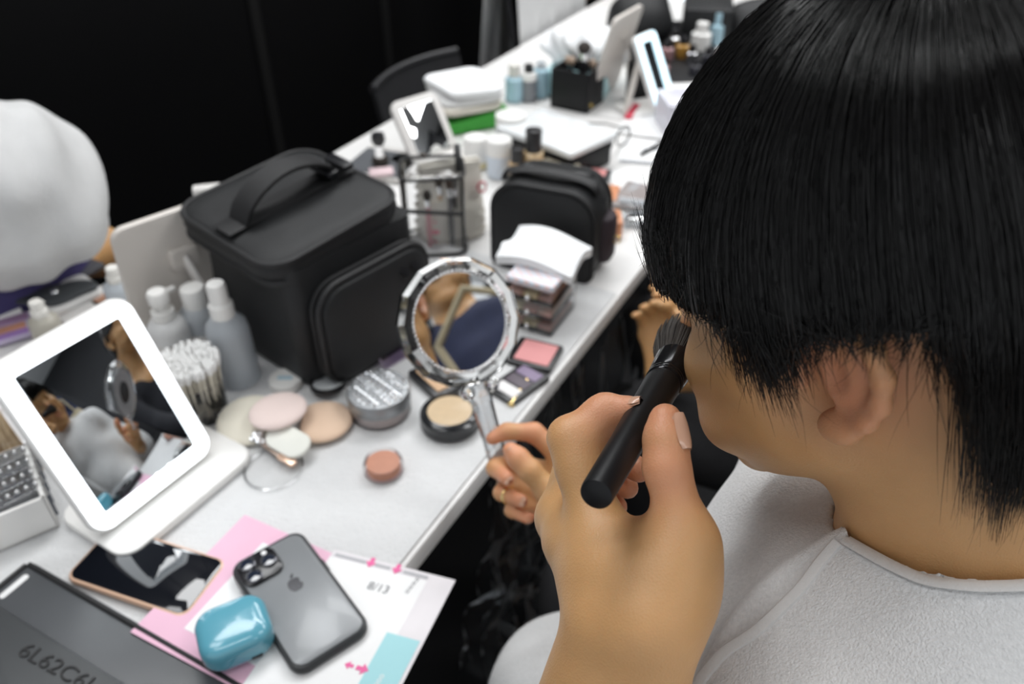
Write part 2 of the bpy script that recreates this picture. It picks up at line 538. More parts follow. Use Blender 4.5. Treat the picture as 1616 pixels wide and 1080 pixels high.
# ------------------------------------------------------------------ skin
def skin_mat(name, base, red, dark=None):
    m = bpy.data.materials.new(name)
    m.use_nodes = True
    nt = m.node_tree; b = nt.nodes['Principled BSDF']
    tc = nt.nodes.new('ShaderNodeTexCoord')
    n = nt.nodes.new('ShaderNodeTexNoise'); n.inputs['Scale'].default_value = 55; n.inputs['Detail'].default_value = 5
    nt.links.new(tc.outputs['Object'], n.inputs['Vector'])
    a = nt.nodes.new('ShaderNodeAttribute'); a.attribute_name = 'flush'
    mx = nt.nodes.new('ShaderNodeMix'); mx.data_type = 'RGBA'
    mx.inputs[6].default_value = tuple(c * 0.90 for c in base) + (1,); mx.inputs[7].default_value = tuple(min(1, c * 1.09) for c in base) + (1,)
    nt.links.new(n.outputs['Fac'], mx.inputs[0])
    m2 = nt.nodes.new('ShaderNodeMix'); m2.data_type = 'RGBA'
    nt.links.new(a.outputs['Fac'], m2.inputs[0]); nt.links.new(mx.outputs[2], m2.inputs[6]); m2.inputs[7].default_value = tuple(red) + (1,)
    nt.links.new(m2.outputs[2], b.inputs['Base Color'])
    b.inputs['Roughness'].default_value = 0.48
    b.inputs['Subsurface Weight'].default_value = 0.25
    b.inputs['Subsurface Radius'].default_value = (1.0, 0.35, 0.2)
    b.inputs['Subsurface Scale'].default_value = 0.005
    n2 = nt.nodes.new('ShaderNodeTexVoronoi'); n2.inputs['Scale'].default_value = 900
    n3 = nt.nodes.new('ShaderNodeTexNoise'); n3.inputs['Scale'].default_value = 160; n3.inputs['Detail'].default_value = 6
    nt.links.new(tc.outputs['Object'], n2.inputs['Vector']); nt.links.new(tc.outputs['Object'], n3.inputs['Vector'])
    ad = nt.nodes.new('ShaderNodeMath'); ad.operation = 'ADD'
    nt.links.new(n2.outputs['Distance'], ad.inputs[0]); nt.links.new(n3.outputs['Fac'], ad.inputs[1])
    bp = nt.nodes.new('ShaderNodeBump'); bp.inputs['Strength'].default_value = 0.22; bp.inputs['Distance'].default_value = 0.0007
    nt.links.new(ad.outputs[0], bp.inputs['Height']); nt.links.new(bp.outputs['Normal'], b.inputs['Normal'])
    return m
M['skin'] = skin_mat('skin', (0.55, 0.305, 0.130), (0.66, 0.27, 0.16))
M['nail'] = mat('finger_nail', (0.60, 0.345, 0.235), 0.25, var=0.04, nscale=200, coat=0.3)
M['hair'] = mat('black_hair', (0.0055, 0.0050, 0.0048), 0.20, var=0.3, nscale=60, spec=0.55)
M['trousers'] = mat('black_trousers', (0.014, 0.014, 0.016), 0.85, var=0.3, nscale=90, bump=0.3, bscale=700)

V3 = lambda *a: np.array(a, float)
NOW = Vector((0, 0, CAM_H))
HC = V3(0.1880, 0.3425, CAM_H - 0.2320)
HR = np.array([[-0.5865, -0.7483, -0.3101], [-0.8093, 0.5565, 0.1879], [-0.032, -0.3611, 0.932]])
def hl(x, y, z): return HC + HR @ V3(x, y, z)
def pw(u, v, d): return A3(pd(u, v, d))

def add_head(f, hl, HR):
    f.ell(hl(0, -0.012, 0.045), (0.076, 0.096, 0.084), HR)
    f.ell(hl(0, 0.040, -0.022), (0.064, 0.056, 0.078), HR, 0.03)
    for s in (-1, 1):
        f.cap(hl(s * 0.054, 0.046, -0.012), hl(s * 0.043, 0.072, -0.020), 0.018, 0.018, 0.02) ; f.cap(hl(s * .052, .040, -.045), hl(s * .043, .070, -.056), .018, .019, .02)          # cheekbone
        f.cap(hl(s * 0.054, 0.010, -0.052), hl(s * 0.018, 0.072, -0.094), 0.015, 0.014, 0.025)          # jaw
        f.cap(hl(s * 0.012, 0.092, 0.038), hl(s * 0.042, 0.080, 0.036), 0.010, 0.009, 0.018)            # brow
    f.cap(hl(0, 0.076, -0.095), hl(0, 0.075, -0.098), 0.017, 0.017, 0.02)
    for s in (-1, 1): f.ell(hl(s * 0.032, 0.103, 0.016), (0.016, 0.012, 0.011), HR, 0.014, True)
    for s in (-1, 1): f.ell(hl(s * 0.031, 0.080, 0.014), (0.0135, 0.0125, 0.0125), HR, 0.003)
    f.cap(hl(0, 0.090, 0.020), hl(0, 0.112, -0.028), 0.008, 0.0095, 0.012)
    for s in (-1, 1): f.ell(hl(s * 0.011, 0.103, -0.033), (0.008, 0.010, 0.0075), HR, 0.006)
    f.cap(hl(-0.018, 0.088, -0.060), hl(0.018, 0.088, -0.060), 0.0055, 0.0055, 0.008)
    f.cap(hl(-0.016, 0.087, -0.070), hl(0.016, 0.087, -0.070), 0.0060, 0.0060, 0.006)
    f.cap(hl(-0.022, 0.0945, -0.065), hl(0.022, 0.0945, -0.065), 0.0018, 0.0018, 0.003, neg=True)
    # ears: back plate, rolled rim, inner fold, tragus, lobe, hollow
    for s in (-1, 1):
        e = lambda x, y, z: hl(s * (0.073 + (x - 0.073) * 1.15), y * 1.22 - 0.001, z * 1.14 + 0.003)
        f.ell(e(0.0785, -0.009, 0.004), (0.0060, 0.0145, 0.024), HR @ np.array([[1, -0.26 * s, 0], [0.26 * s, 1, 0], [0, 0, 1]]), 0.010)
        rim = [(0.075, 0.009, 0.014), (0.079, 0.006, 0.026), (0.083, -0.004, 0.033), (0.086, -0.015, 0.031), (0.0885, -0.0225, 0.021),
               (0.0885, -0.0245, 0.008), (0.086, -0.0215, -0.006), (0.0825, -0.0145, -0.017), (0.079, -0.006, -0.025)]
        f.chain([e(*r) for r in rim], [0.0035, 0.0040, 0.0043, 0.0045, 0.0046, 0.0046, 0.0044, 0.0046, 0.0050], 0.005)
        f.ell(e(0.0775, -0.002, -0.025), (0.0065, 0.0100, 0.0095), HR, 0.007)
        f.cap(e(0.0735, 0.0115, 0.003), e(0.0750, 0.0105, -0.006), 0.0042, 0.0042, 0.006)
        f.ell(e(0.0850, -0.0035, 0.004), (0.0085, 0.0085, 0.0125), HR, 0.0035, True)
        f.ell(e(0.0885, -0.010, 0.017), (0.0060, 0.0075, 0.0075), HR, 0.004, True)
    f.cap(hl(0, -0.030, -0.02), hl(0, -0.038, -0.070), 0.056, 0.056, 0.03)

# --- the seated person: head, neck, trunk, arms, hands and legs in one surface
SH = V3(0.262, 0.250, CAM_H - 0.435)
TF = V3(-0.835, 0.55, 0); TLt = V3(-0.55, -0.835, 0); TU = V3(0, 0, 1)
TRM = np.stack([TLt, TF, TU], 1)
def tl(x, y, z): return SH + TRM @ V3(x, y, z)
body = Field()
add_head(body, hl, HR)
NB = V3(0.258, 0.275, CAM_H - 0.405)
body.cap(hl(0, -0.034, -0.055), NB, 0.055, 0.060, 0.03)
body.cap(hl(0.030, -0.015, -0.055), NB + TRM @ V3(0.012, 0.030, -0.01), 0.016, 0.014, 0.03)     # neck muscle
lsh, rsh = tl(0.175, 0, -0.02), tl(-0.175, 0.02, -0.02)
pelv = V3(0.40, 0.16, CAM_H - 0.86)
body.cap(lsh, rsh, 0.050, 0.050, 0.05)
for s in (lsh, rsh): body.cap(NB, s, 0.050, 0.046, 0.05)
body.ell(tl(0, 0.015, -0.15), (0.165, 0.105, 0.20), TRM, 0.06)
body.ell((tl(0, 0.0, -0.15) + pelv) / 2, (0.145, 0.10, 0.20), TRM, 0.06)
body.ell(pelv, (0.170, 0.12, 0.11), TRM, 0.06)
# left arm and hand (holds the brush)
Wl = pw(990, 985, 0.405)
El = V3(0.015, 0.115, CAM_H - 0.60)
body.cap(lsh, El, 0.046, 0.040, 0.03)
lat = (pw(1080, 985, 0.392) - pw(900, 985, 0.418)); lat /= np.linalg.norm(lat)
hd_ = Wl - El; hd_ /= np.linalg.norm(hd_)
body.cap(El, Wl - hd_ * 0.10, 0.042, 0.036, 0.03)
for o, r in ((-0.0125, 0.0195), (0.0125, 0.0200)):
    body.cap(Wl - hd_ * 0.10 + lat * o * 1.3, Wl + lat * o, 0.031, r, 0.02)
LH = dict(
    thumb=[(1052, 925, .405), (1082, 850, .398), (1052, 738, .392), (1050, 662, .396)],
    index=[(945, 838, .424), (903, 695, .428), (958, 648, .430), (994, 645, .424)],
    middle=[(899, 852, .438), (908, 722, .470), (962, 715, .478), (1008, 742, .455)],
    ring=[(882, 816, .460), (902, 715, .498), (955, 728, .502), (990, 770, .480)],
    little=[(886, 818, .483), (905, 735, .515), (948, 765, .512), (975, 800, .495)])
LHp = {k: [pw(*q) for q in v] for k, v in LH.items()}
def add_hand(f, J, W, lat, k=0.005, s=1.0, web=None):
    R = dict(index=(.0115, .0098, .0082, .0070), middle=(.0118, .0100, .0084, .0072), ring=(.0112, .0094, .0080, .0068), little=(.0102, .0084, .0070, .0060))
    off = dict(index=0.012, middle=0.004, ring=-0.005, little=-0.011)
    for n in ('little', 'ring', 'middle', 'index'):
        f.cap(W + lat * off[n], J[n][0], 0.0150 * s, R[n][0] * 1.0 * s, 0.012)
    f.cap((J['index'][0] + J['middle'][0]) / 2, (J['ring'][0] + J['little'][0]) / 2, 0.011 * s, 0.010 * s, 0.014)
    for n in ('little', 'ring', 'middle', 'index'):
        p, r = J[n], [x * s for x in R[n]]
        f.cap(p[0], p[1], r[0], r[1] * 0.98, 0.008)
        f.cap(p[1], p[2], r[1], r[2], k)
        f.cap(p[2], p[3], r[2], r[3], k)
    t = J['thumb']
    f.cap(W + lat * 0.014, t[0], 0.017 * s, 0.0165 * s, 0.02)
    f.cap(t[0], t[1], 0.0170 * s, 0.0122 * s, 0.02)
    f.cap(t[1], t[2], 0.0118 * s, 0.0108 * s, 0.010)
    f.cap(t[2], t[2] + (t[3] - t[2]) * 0.6, 0.0108 * s, 0.0104 * s, k)
    f.cap(t[2] + (t[3] - t[2]) * 0.6, t[3], 0.0104 * s, 0.0080 * s, k)
add_hand(body, LHp, Wl, lat)
J = LHp
mid = lambda a, b, t=.5: a * (1 - t) + b * t
toc = lambda p: (A3(CAM) - p) / np.linalg.norm(A3(CAM) - p)       # toward the viewer's side: the back of this hand
# web between thumb and index, thenar mass
body.cap(mid(J['index'][0], Wl, .25), mid(J['thumb'][0], J['thumb'][1], .6), 0.0135, 0.012, 0.022)
body.cap(mid(J['index'][0], Wl, .5), J['thumb'][0], 0.016, 0.016, 0.02)
body.cap(mid(J['index'][0], Wl, .6) - toc(Wl) * 0.012, J['thumb'][0] - toc(Wl) * 0.014, 0.016, 0.014, 0.02)
# knuckles and tendons of the back of the hand
for n, h in (('index', .004), ('middle', .0045), ('ring', .004)):
    q = J[n][0] + toc(J[n][0]) * (h + .0025)
    body.ell(q, (0.0098, 0.0098, 0.0098), None, 0.006)
    body.cap(q + toc(q) * .0035, mid(q, Wl, .72) + toc(Wl) * 0.0160, 0.0050, 0.0030, 0.007)
body.cap(J['index'][0], J['index'][1], .0120, .0112, .008); body.cap(mid(J['index'][0], J['index'][1], .70), mid(J['index'][1], J['index'][2], .75), .0095, .0085, .010)
body.ell(J['index'][1] + (J['index'][1] - mid(J['index'][0], J['index'][2])) * .16, (0.0092, 0.0092, 0.0092), None, 0.006)
# right arm and hand (holds the crystal mirror)
Wr = pw(905, 845, 0.825)
Er = V3(0.300, 0.470, CAM_H - 0.685)
body.cap(rsh, Er, 0.046, 0.040, 0.03)
body.cap(Er, Wr, 0.040, 0.026, 0.03)
RH = dict(
    thumb=[(893, 815, .800), (868, 778, .778), (836, 743, .770), (806, 711, .773)],
    index=[(888, 722, .812), (843, 683, .808), (800, 681, .812), (777, 692, .812)],
    middle=[(882, 752, .825), (795, 726, .832), (781, 739, .812), (800, 756, .792)],
    ring=[(882, 785, .830), (800, 763, .832), (792, 778, .810), (822, 791, .793)],
    little=[(884, 815, .830), (822, 795, .830), (808, 806, .812), (832, 818, .797)])
RHp = {k: [pw(*q) for q in v] for k, v in RH.items()}
latr = RHp['index'][0] - RHp['little'][0]; latr /= np.linalg.norm(latr)
add_hand(body, RHp, Wr, latr)
# legs
for s, kn in ((1, V3(-0.045, 0.395, CAM_H - 0.865)), (-1, V3(0.10, 0.60, CAM_H - 0.865))):
    hip = pelv + TRM @ V3(s * 0.09, 0.03, -0.01)
    body.cap(hip, kn, 0.072, 0.052, 0.05)
    ank = V3(kn[0] + 0.05, kn[1] - 0.03, 0.09)
    body.cap(kn, ank, 0.050, 0.036, 0.02)
    body.cap(ank, ank + TF * 0.13 + V3(0, 0, -0.045), 0.036, 0.028, 0.02)
tips = [J[n][3] for n in J] + [RHp[n][3] for n in RHp] + [J['index'][2], J['thumb'][2]]
BV, BF = surface(body, 0.0022, smooth=1)
flush = np.zeros(len(BV))
for t_, r_ in [(t, .022) for t in tips] + [(hl(s * .08, -.012, 0), .035) for s in (1, -1)] + [(hl(0, .11, -.03), .02), (hl(0, .1, -.065), .02), (RHp['index'][1], .02), (RHp['middle'][1], .02)]:
    flush = np.maximum(flush, np.exp(-((BV - t_) ** 2).sum(1) / (r_ * r_)) * 0.8)
person = np_mesh('person', BV, BF, M['skin'], attr={'flush': flush})
tag(person, 'seated person with short black hair brushing the face while holding a crystal hand mirror', 'person')

def nail(c, along, normal, w, l, parent, name='finger_nail'):
    a = Vector(along).normalized(); n = Vector(normal); n = (n - a * n.dot(a)).normalized(); b = n.cross(a)
    T_ = frame_matrix(Vector(c), b, a, n)
    m = MB()
    def fn(u, v):
        x = (u - .5) * w; y = (v - .5) * l
        rnd = 1 - 0.45 * abs(2 * v - 1) ** 3.5
        return (x * rnd, y, -x * x / (w * 1.35))
    m.grid(fn, 8, 8, T_, 0.0)
    vs = [Vector(p) for p in m.v]; k = len(vs)
    m.v += [tuple(p - n * 0.0012) for p in vs]
    m.f += [tuple(i + k for i in reversed(f_)) for f_ in m.f[:]]
    m.mi += [0] * (len(m.f) - len(m.mi))
    return m.build(name, M['nail'], parent)
tA = J['thumb'][3] - J['thumb'][2]
right = V3(1, 0, 0)
nN = toc(J['thumb'][3]) * .66 + right * .75; nN /= np.linalg.norm(nN)
nail(J['thumb'][2] + tA * 0.78 + nN * 0.0120, tA - nN * .005, nN, 0.0118, 0.0180, person)
iA = J['index'][3] - J['index'][2]
nail(J['index'][3] + V3(0, .3, .95) * 0.0065, iA, V3(0, .3, .95), 0.010, 0.011, person)
for n in ('thumb', 'middle', 'ring'):
    p = RHp[n]; a_ = p[3] - p[2]
    nrm = toc(p[3])
    nail(p[3] + nrm * (0.0083 if n == 'thumb' else 0.0068) - a_ * (0.12 if n == 'thumb' else .05), a_, nrm, 0.0115 if n == 'thumb' else 0.0098, 0.0125 if n == 'thumb' else 0.011, person)
# eyebrows
for s in (-1, 1):
    m = MB()
    rb = np.random.default_rng(5)
    for i in range(60):
        t = rb.random(); q = hl(s * (0.012 + 0.036 * t), 0.1015 - 0.016 * t ** 2, 0.038 + 0.006 * t - 0.008 * t * t + rb.normal() * .0015)
        e_ = q + HR @ V3(s * .006, 0, .0015)
        m.tube([q, (q + e_) / 2 + HR @ V3(0, .001, 0), e_], [.0003, .0003, .0001], 3, caps=False)
    m.build('eyebrow', M['hair'], person)

# --- hair: strands from the whorl over the head down to the hem
HEM = [(0, 0.056), (30, 0.060), (48, 0.066), (58, 0.060), (66, 0.036), (73, 0.010), (79, 0.006), (86, 0.038), (98, 0.043), (109, 0.036), (113, 0.004), (118, -0.055), (126, -0.074), (150, -0.080), (180, -0.086)]
def hem(deg):
    a = abs((deg + 180) % 360 - 180)
    for (a0, z0), (a1, z1) in zip(HEM, HEM[1:]):
        if a <= a1:
            t = (a - a0) / (a1 - a0); t = t * t * (3 - 2 * t)
            return z0 + (z1 - z0) * t
    return HEM[-1][1]
HCX, HCY, HCZ = 0.0, -0.012, 0.040
HRX, HRY, HRZ = 0.104, 0.120, 0.130
TILT = 0.30                               # the whorl sits toward the back
def hair_point(deg, t, lay, zend):
    """deg: 0 front, 90 the person's left; t 0 at the whorl .. 1 at the hem; lay 1 outer .. 0.8 inner"""
    a = math.radians(deg)
    # path: first an arc from the whorl, then hanging to zend
    split = 0.62
    fx, fy = math.sin(a), math.cos(a)
    def dome(psi):
        sp_ = math.sin(psi) ** (1.0 + 0.42 * max(0.0, fy * .6 + .4))
        x = sp_ * fx; y = sp_ * fy; z = math.cos(psi)
        w = TILT * (1 - math.sin(psi)) if psi < math.pi / 2 else 0
        y, z = y * math.cos(w) - z * math.sin(w), y * math.sin(w) + z * math.cos(w)
        return (HCX + HRX * lay * x, HCY + HRY * lay * y, HCZ + HRZ * lay * z)
    if t < split: return dome(0.06 + (math.pi / 2 - 0.06) * t / split)
    s = (t - split) / (1 - split)
    x, y, z = dome(math.pi / 2)
    z2 = z + (zend - z) * s
    drop = HCZ - z2
    back = max(0.0, -fy)
    pull = 1 - (0.55 + 1.5 * back) * max(0, drop) ** 1.35 * 3.0 * 0.9
    return (HCX + (x - HCX) * pull, HCY + (y - HCY) * pull, z2)
mb = MB()
mb.use(M['hair'])
NA = 72
rings = []
for k in range(25):
    t = k / 24
    rings.append([hl(*hair_point(360 * i / NA, t, 0.93, hem(360 * i / NA) + 0.012)) for i in range(NA)])
mb.loft(rings, cap0=True, cap1=False)
rh = np.random.default_rng(11)
def strand(deg, t0, lay, ze, rad, wob, n=13, curl=0.0, spread=0.0, lift=0.0):
    pts = []
    p1, p2 = rh.random() * 6.28, rh.random() * 6.28
    for i in range(n):
        s = i / (n - 1); t = t0 + (1 - t0) * s
        d = deg + wob * math.sin(p1 + s * 5) * s + spread * s ** 2
        q = hair_point(d, t, lay * (1 + lift * s * s + 0.006 * math.sin(p2 + s * 4)), ze)
        pts.append(hl(*q))
    rr = [rad * (0.9 if i == 0 else 1.0) * (1 - 0.85 * max(0, (i / (n - 1) - 0.72) / 0.28)) for i in range(n)]
    mb.tube(pts, rr, 3, caps=False)
for c in range(1500):
    deg = rh.random() * 360
    t0 = 0.0 if rh.random() < .30 else rh.random() ** 0.8 * 0.5
    lay = 0.94 + 0.075 * rh.random()
    ze = hem(deg) + rh.normal() * 0.006 - (0.010 if rh.random() < .15 else 0)
    sp = rh.normal() * 2.5
    vis = -40 < deg < 190 or deg > 320
    for j in range(8 if vis else 3):
        strand(deg + rh.normal() * 2.2, min(0.6, max(0, t0 + rh.normal() * .03)), lay + rh.normal() * .006, ze + rh.normal() * .005, 0.00022 + 0.00012 * rh.random(), 1.2, spread=sp + rh.normal() * 1.0)
for c in range(260):                       # loose hairs
    deg = rh.random() * 230 - 40
    strand(deg, rh.random() * .5, 1.0 + 0.03 * rh.random(), hem(deg) + rh.normal() * .012 - .006, 0.00016, 4, spread=rh.normal() * 9, lift=0.03 * rh.random())
hair = mb.build('hair', None, person, angle=180)
# ------------------------------------------------------------------ towel around the shoulders
tow = Field()
tow.cap(lsh, rsh, 0.052, 0.052, 0.05)
for s in (lsh, rsh): tow.cap(NB - V3(0, 0, .004), s, 0.062, 0.050, 0.05)
tow.ell(tl(0, 0.02, -0.15), (0.175, 0.120, 0.20), TRM, 0.06)
tow.cap(lsh, El + V3(.03, .0, .08), 0.056, 0.052, 0.04)
tow.cap(rsh, Er, 0.056, 0.056, 0.05)
tow.cap(tl(-0.05, 0.12, -0.10), Er, 0.05, 0.055, 0.06)
tow.cap(tl(0.06, 0.10, -0.045), tl(-0.12, 0.11, -0.010), 0.045, 0.050, 0.05)
tow.cap(tl(0.12, 0.060, -0.050), tl(-0.04, 0.080, -0.030), .050, .050, .06)
tow.cap(tl(0, 0.12, -0.22), V3(.14, .40, CAM_H - .775), 0.07, 0.05, 0.06)
tow.cap(V3(.18, .36, CAM_H - .80), V3(.060, .46, CAM_H - .825), 0.075, 0.055, 0.06); tow.cap(V3(.05, .44, CAM_H - .82), V3(.15, .52, CAM_H - .83), 0.05, 0.05, 0.06)
hA, hB = pw(1312, 838, .49), pw(1102, 1082, .50)
hn = np.cross(hB - hA, V3(0, 0, 1)); hn /= np.linalg.norm(hn)
if hn @ (pw(1400, 1000, .5) - hA) < 0: hn = -hn
def towel_shape(p, d):
    ax = hl(0, -0.034, -0.03); v = NB + (NB - ax) * 0.6 - ax
    t = np.clip(((p - ax) @ v) / (v @ v), 0, 1)
    neck = np.sqrt((((p - ax) - t[:, None] * v) ** 2).sum(1)) - 0.062
    wav = 0.003 * np.sin(p[:, 0] * 38 + p[:, 1] * 21) * np.sin(p[:, 1] * 33 - p[:, 2] * 27)
    s = (p - hA) @ hn + 0.012 * np.sin((p - hA) @ (hB - hA) / ((hB - hA) @ (hB - hA)) * math.pi)
    flap = 0.0085 / (1 + np.exp(np.clip(-s / 0.0012, -30, 30)))
    rim = 0.002 * np.exp(-((s - .005) / .004) ** 2)
    sh = np.maximum(d - 0.014 + wav - flap - rim, -(d - 0.003 + wav))
    return np.maximum(np.maximum(sh, -neck), (CAM_H - 0.86) - p[:, 2])
TV, TFc = surface(tow, 0.0028, func=towel_shape, smooth=1)
towel = np_mesh('terry_towel', TV, TFc, M['towel'])
tag(towel, 'white terry towel wrapped around the shoulders of the person with the brush', 'towel')

from mathutils.bvhtree import BVHTree
bvh = BVHTree.FromPolygons([tuple(p) for p in TV], [tuple(f) for f in TFc])
def on_towel(path, n=40):
    """points of the towel's surface under a seam seen along path, evenly spaced"""
    out = []
    seg = [Vector(p) for p in path]
    for a, b in zip(seg, seg[1:]):
        for i in range(10):
            q = a + (b - a) * i / 10
            r = ray(q.x, q.y).normalized()
            hit = bvh.ray_cast(CAM, r, 2.0)
            if hit[0] is not None: out.append((hit[0] - r * .0010, hit[1]))
    sm = [p for p, _ in out]
    for _ in range(12): sm = [sm[0]] + [(sm[i - 1] + sm[i] * 2 + sm[i + 1]) / 4 for i in range(1, len(sm) - 1)] + [sm[-1]]
    return sm
m = MB(); m.tube(on_towel([(1322, 856), (1292, 890), (1268, 925), (1225, 968), (1190, 1000), (1140, 1030), (1102, 1076), (1085, 1110)]), .0034, 8, flat=.55)
m.tube(on_towel([(1336, 853), (1395, 887), (1459, 917), (1539, 926), (1600, 925), (1640, 922)]), .0042, 8, flat=.4)
m.build('hem', M['towel_hem'], towel)
# ------------------------------------------------------------------ makeup brush
bE, bF, bT = pd(940, 782, 0.362), pd(1046, 606, 0.462), pd(1086, 532, 0.520)
ax_ = (bF - bE).normalized()
tq = ax_.to_track_quat('Z', 'X').to_matrix().to_4x4()
Lh = (bF - bE).length
brush = thing('makeup_brush', 'black round-handled powder brush held against the cheek', 'makeup brush', bE, rot=tq.to_euler())
m = MB(); m.lathe([(0.0066, 0), (0.0074, 0.0006), (0.0077, 0.002), (0.0085, Lh * .4), (0.0098, Lh * .8), (0.0104, Lh * .97), (0.0100, Lh)], seg=40)
m.build('handle', M['black_matte'], brush)
m = MB(); m.lathe([(0.0100, Lh), (0.0108, Lh + .001), (0.0108, Lh + .003), (0.0104, Lh + .0036), (0.0108, Lh + .0044), (0.0108, Lh + .0064), (0.0104, Lh + .007), (0.0112, Lh + .010), (0.0125, Lh + .030), (0.0120, Lh + .0302)], seg=40)
m.build('ferrule', mat('black_gloss_metal', (0.02, 0.02, 0.022), 0.16, 0.6, var=0.1), brush)
m = MB(); r3 = np.random.default_rng(3); m.lathe([(.0112, Lh + .028), (.0145, Lh + .046), (.0150, Lh + .056), (.011, Lh + .065), (.0001, Lh + .068)], seg=24)
for i in range(2200):
    a = r3.random() * 6.283; q = math.sqrt(r3.random())
    r0 = 0.0115 * q; r1 = 0.0205 * q
    ln = 0.030 + 0.012 * math.sqrt(max(0, 1 - q * q * .85)) + r3.normal() * .0012
    z0 = Lh + .029
    m.tube([(r0 * math.cos(a), r0 * math.sin(a), z0), (.5 * (r0 + r1) * 1.12 * math.cos(a), .5 * (r0 + r1) * 1.12 * math.sin(a), z0 + ln * .5), (r1 * math.cos(a), r1 * math.sin(a), z0 + ln)], [.0003, .0003, .0001], 3, caps=False)
m.build('bristles', mat('brush_bristle', (0.035, 0.028, 0.022), 0.5, var=0.5, nscale=400), brush, angle=180)
# ------------------------------------------------------------------ things on the table, near
def col(name, c, rough=0.5, **k):
    if name not in M: M[name] = mat(name, c, rough, **k)
    return M[name]

def text_mesh(s, size, depth, m, parent, T_, name='printed_text', align='CENTER'):
    cu = bpy.data.curves.new(name, 'FONT')
    cu.body = s; cu.size = size; cu.extrude = depth; cu.align_x = align; cu.align_y = 'CENTER'
    tmp = bpy.data.objects.new(name, cu); COL.objects.link(tmp)
    dg = bpy.context.evaluated_depsgraph_get()
    me = bpy.data.meshes.new_from_object(tmp.evaluated_get(dg))
    bpy.data.objects.remove(tmp); bpy.data.curves.remove(cu)
    me.transform(T_); me.materials.clear(); me.materials.append(m)
    o = bpy.data.objects.new(name, me); COL.objects.link(o)
    if parent is not None: o.parent = parent
    return o

class Tilt:
    """a leaning plate: bottom corners on known spots, the top left corner seen at uv"""
    def __init__(s, BL, BR, uv):
        x = (BR - BL).normalized(); r = ray(*uv)
        t = ((BL - CAM).dot(x)) / r.dot(x)
        tl_ = CAM + r * t
        s.w = (BR - BL).length; s.l = (tl_ - BL).length
        y = (tl_ - BL).normalized(); z = x.cross(y)
        s.o = (BL + BR) / 2
        s.x, s.y, s.z = x, y, z
        s.M = frame_matrix(s.o, x, y, z)          # origin middle of the bottom edge, y up the plate, z its face
        s.rot = s.M.to_euler()

CL = 0.0025                                     # the cloth on the table
# white cloth spread on the table
rc = np.random.default_rng(8)
ph = rc.random(12) * 6.28
def cloth_fn(u, v):
    x = -0.60 + 1.16 * u; y = 0.006 + 0.46 * v
    p = T(x, y)
    h = CL - 0.0004 + 0.0007 * math.sin(x * 23 + ph[0] + 3 * math.sin(y * 9)) * math.sin(y * 19 + ph[1]) - 0.0007
    return (p.x, p.y, TABLE_H + h)
m = MB(); m.grid(cloth_fn, 120, 50, thick=0.0016)
M['cloth'] = mat('white_cloth', (0.63, 0.632, 0.635), 0.9, var=0.05, nscale=60, bump=0.6, bscale=230, bdist=0.003, sheen=0.1)
tag(m.build('table_cloth', M['cloth']), 'white terry cloth spread along the near part of the table', 'cloth')

# ---- black document pouch, bottom left corner
def pouch():
    a, b = P(46, 884, .008), P(420, 1100, .008)
    x = (b - a).normalized(); y = Vector((-x.y, x.x, 0))
    L, W = (b - a).length, 0.24
    t = thing('document_pouch', 'dark grey vinyl pouch with raised letters beside the gold-cased phone', 'pouch', a.copy() + Vector((0, 0, 0)) , math.atan2(x.y, x.x))
    t.location.z = TABLE_H + CL
    vin = col('grey_vinyl', (0.040, 0.043, 0.046), 0.36, var=0.15, nscale=12, bump=0.15, bscale=40)
    vin2 = col('smoky_vinyl', (0.070, 0.074, 0.080), 0.30, var=0.12, nscale=9, bump=0.12, bscale=30)
    m = MB(); m.slab(L + .1, W, 0.006, 0.012, 0.0015, TR(L / 2 + .05, -W / 2, 0)); m.build('back_sheet', vin2, t)
    m = MB(); m.slab(L + .1, W - .05, 0.009, 0.012, 0.004, TR(L / 2 + .05, -W / 2 - .025, 0.006)); m.build('front_pocket', vin, t)
    m = MB(); m.tube([(0.006, -0.004, 0.0062), (L + .1, -0.004, 0.0062)], 0.0028, 8); m.tube([(0.004, -0.006, 0.0062), (0.004, -W + .01, 0.0062)], 0.0028, 8)
    m.build('edge_welt', M['black_trim'], t)
    m = MB(); m.slab(0.007, 0.030, 0.0006, 0.003, 0.0002, TR(0.016, -0.028, 0.0061)); m.build('cut_out_slot', M['paper'], t)
    wv_ = P(92, 1056, .017) - t.location; lp_ = (wv_.dot(x), wv_.dot(y))
    text_mesh('6L62C6L', 0.019, 0.0009, M['black_trim'], t, TR(*lp_, 0.0152) @ RZ(3) @ Matrix.Scale(1.3, 4, (1, 0, 0)), 'raised_lettering')
    return t
pouch()

# ---- the leaflet and form under the phone
q = Rect((248, 1028), (424, 838), (600, 876), .0002)
t = thing('leaflet', 'pink-bordered leaflet lying under the blue case and grey phone', 'leaflet', q.c, q.yaw)
t.location.z = TABLE_H + CL + .0072
pink = col('pink_paper', (0.72, 0.44, 0.56), 0.6, var=0.04)
m = MB(); m.slab(q.w, q.l + .06, 0.0006, 0.001, 0.0001, TR(0, -.03 * 0, 0)); m.build('sheet', pink, t)
m = MB(); m.slab(q.w - .045, q.l, 0.0003, 0.001, 0.0001, TR(.002, -.012, .0006)); m.build('printed_panel', M['paper'], t)
lines = MB(); lines.use(col('grey_print', (0.42, 0.42, 0.44), 0.7))
for i in range(9):
    lines.slab(0.0012, 0.10, 0.0001, 0.0003, 0.00003, TR(-q.w / 2 + .045 + i * .011, -.02, .0009))
lines.build('printed_lines', None, t)
a, b, c = P(545, 873, .011), P(719, 917, .011), P(600, 1150, .011)
x = (b - a).normalized(); y = (c - b).normalized()
W_, L_ = (b - a).length, (c - b).length
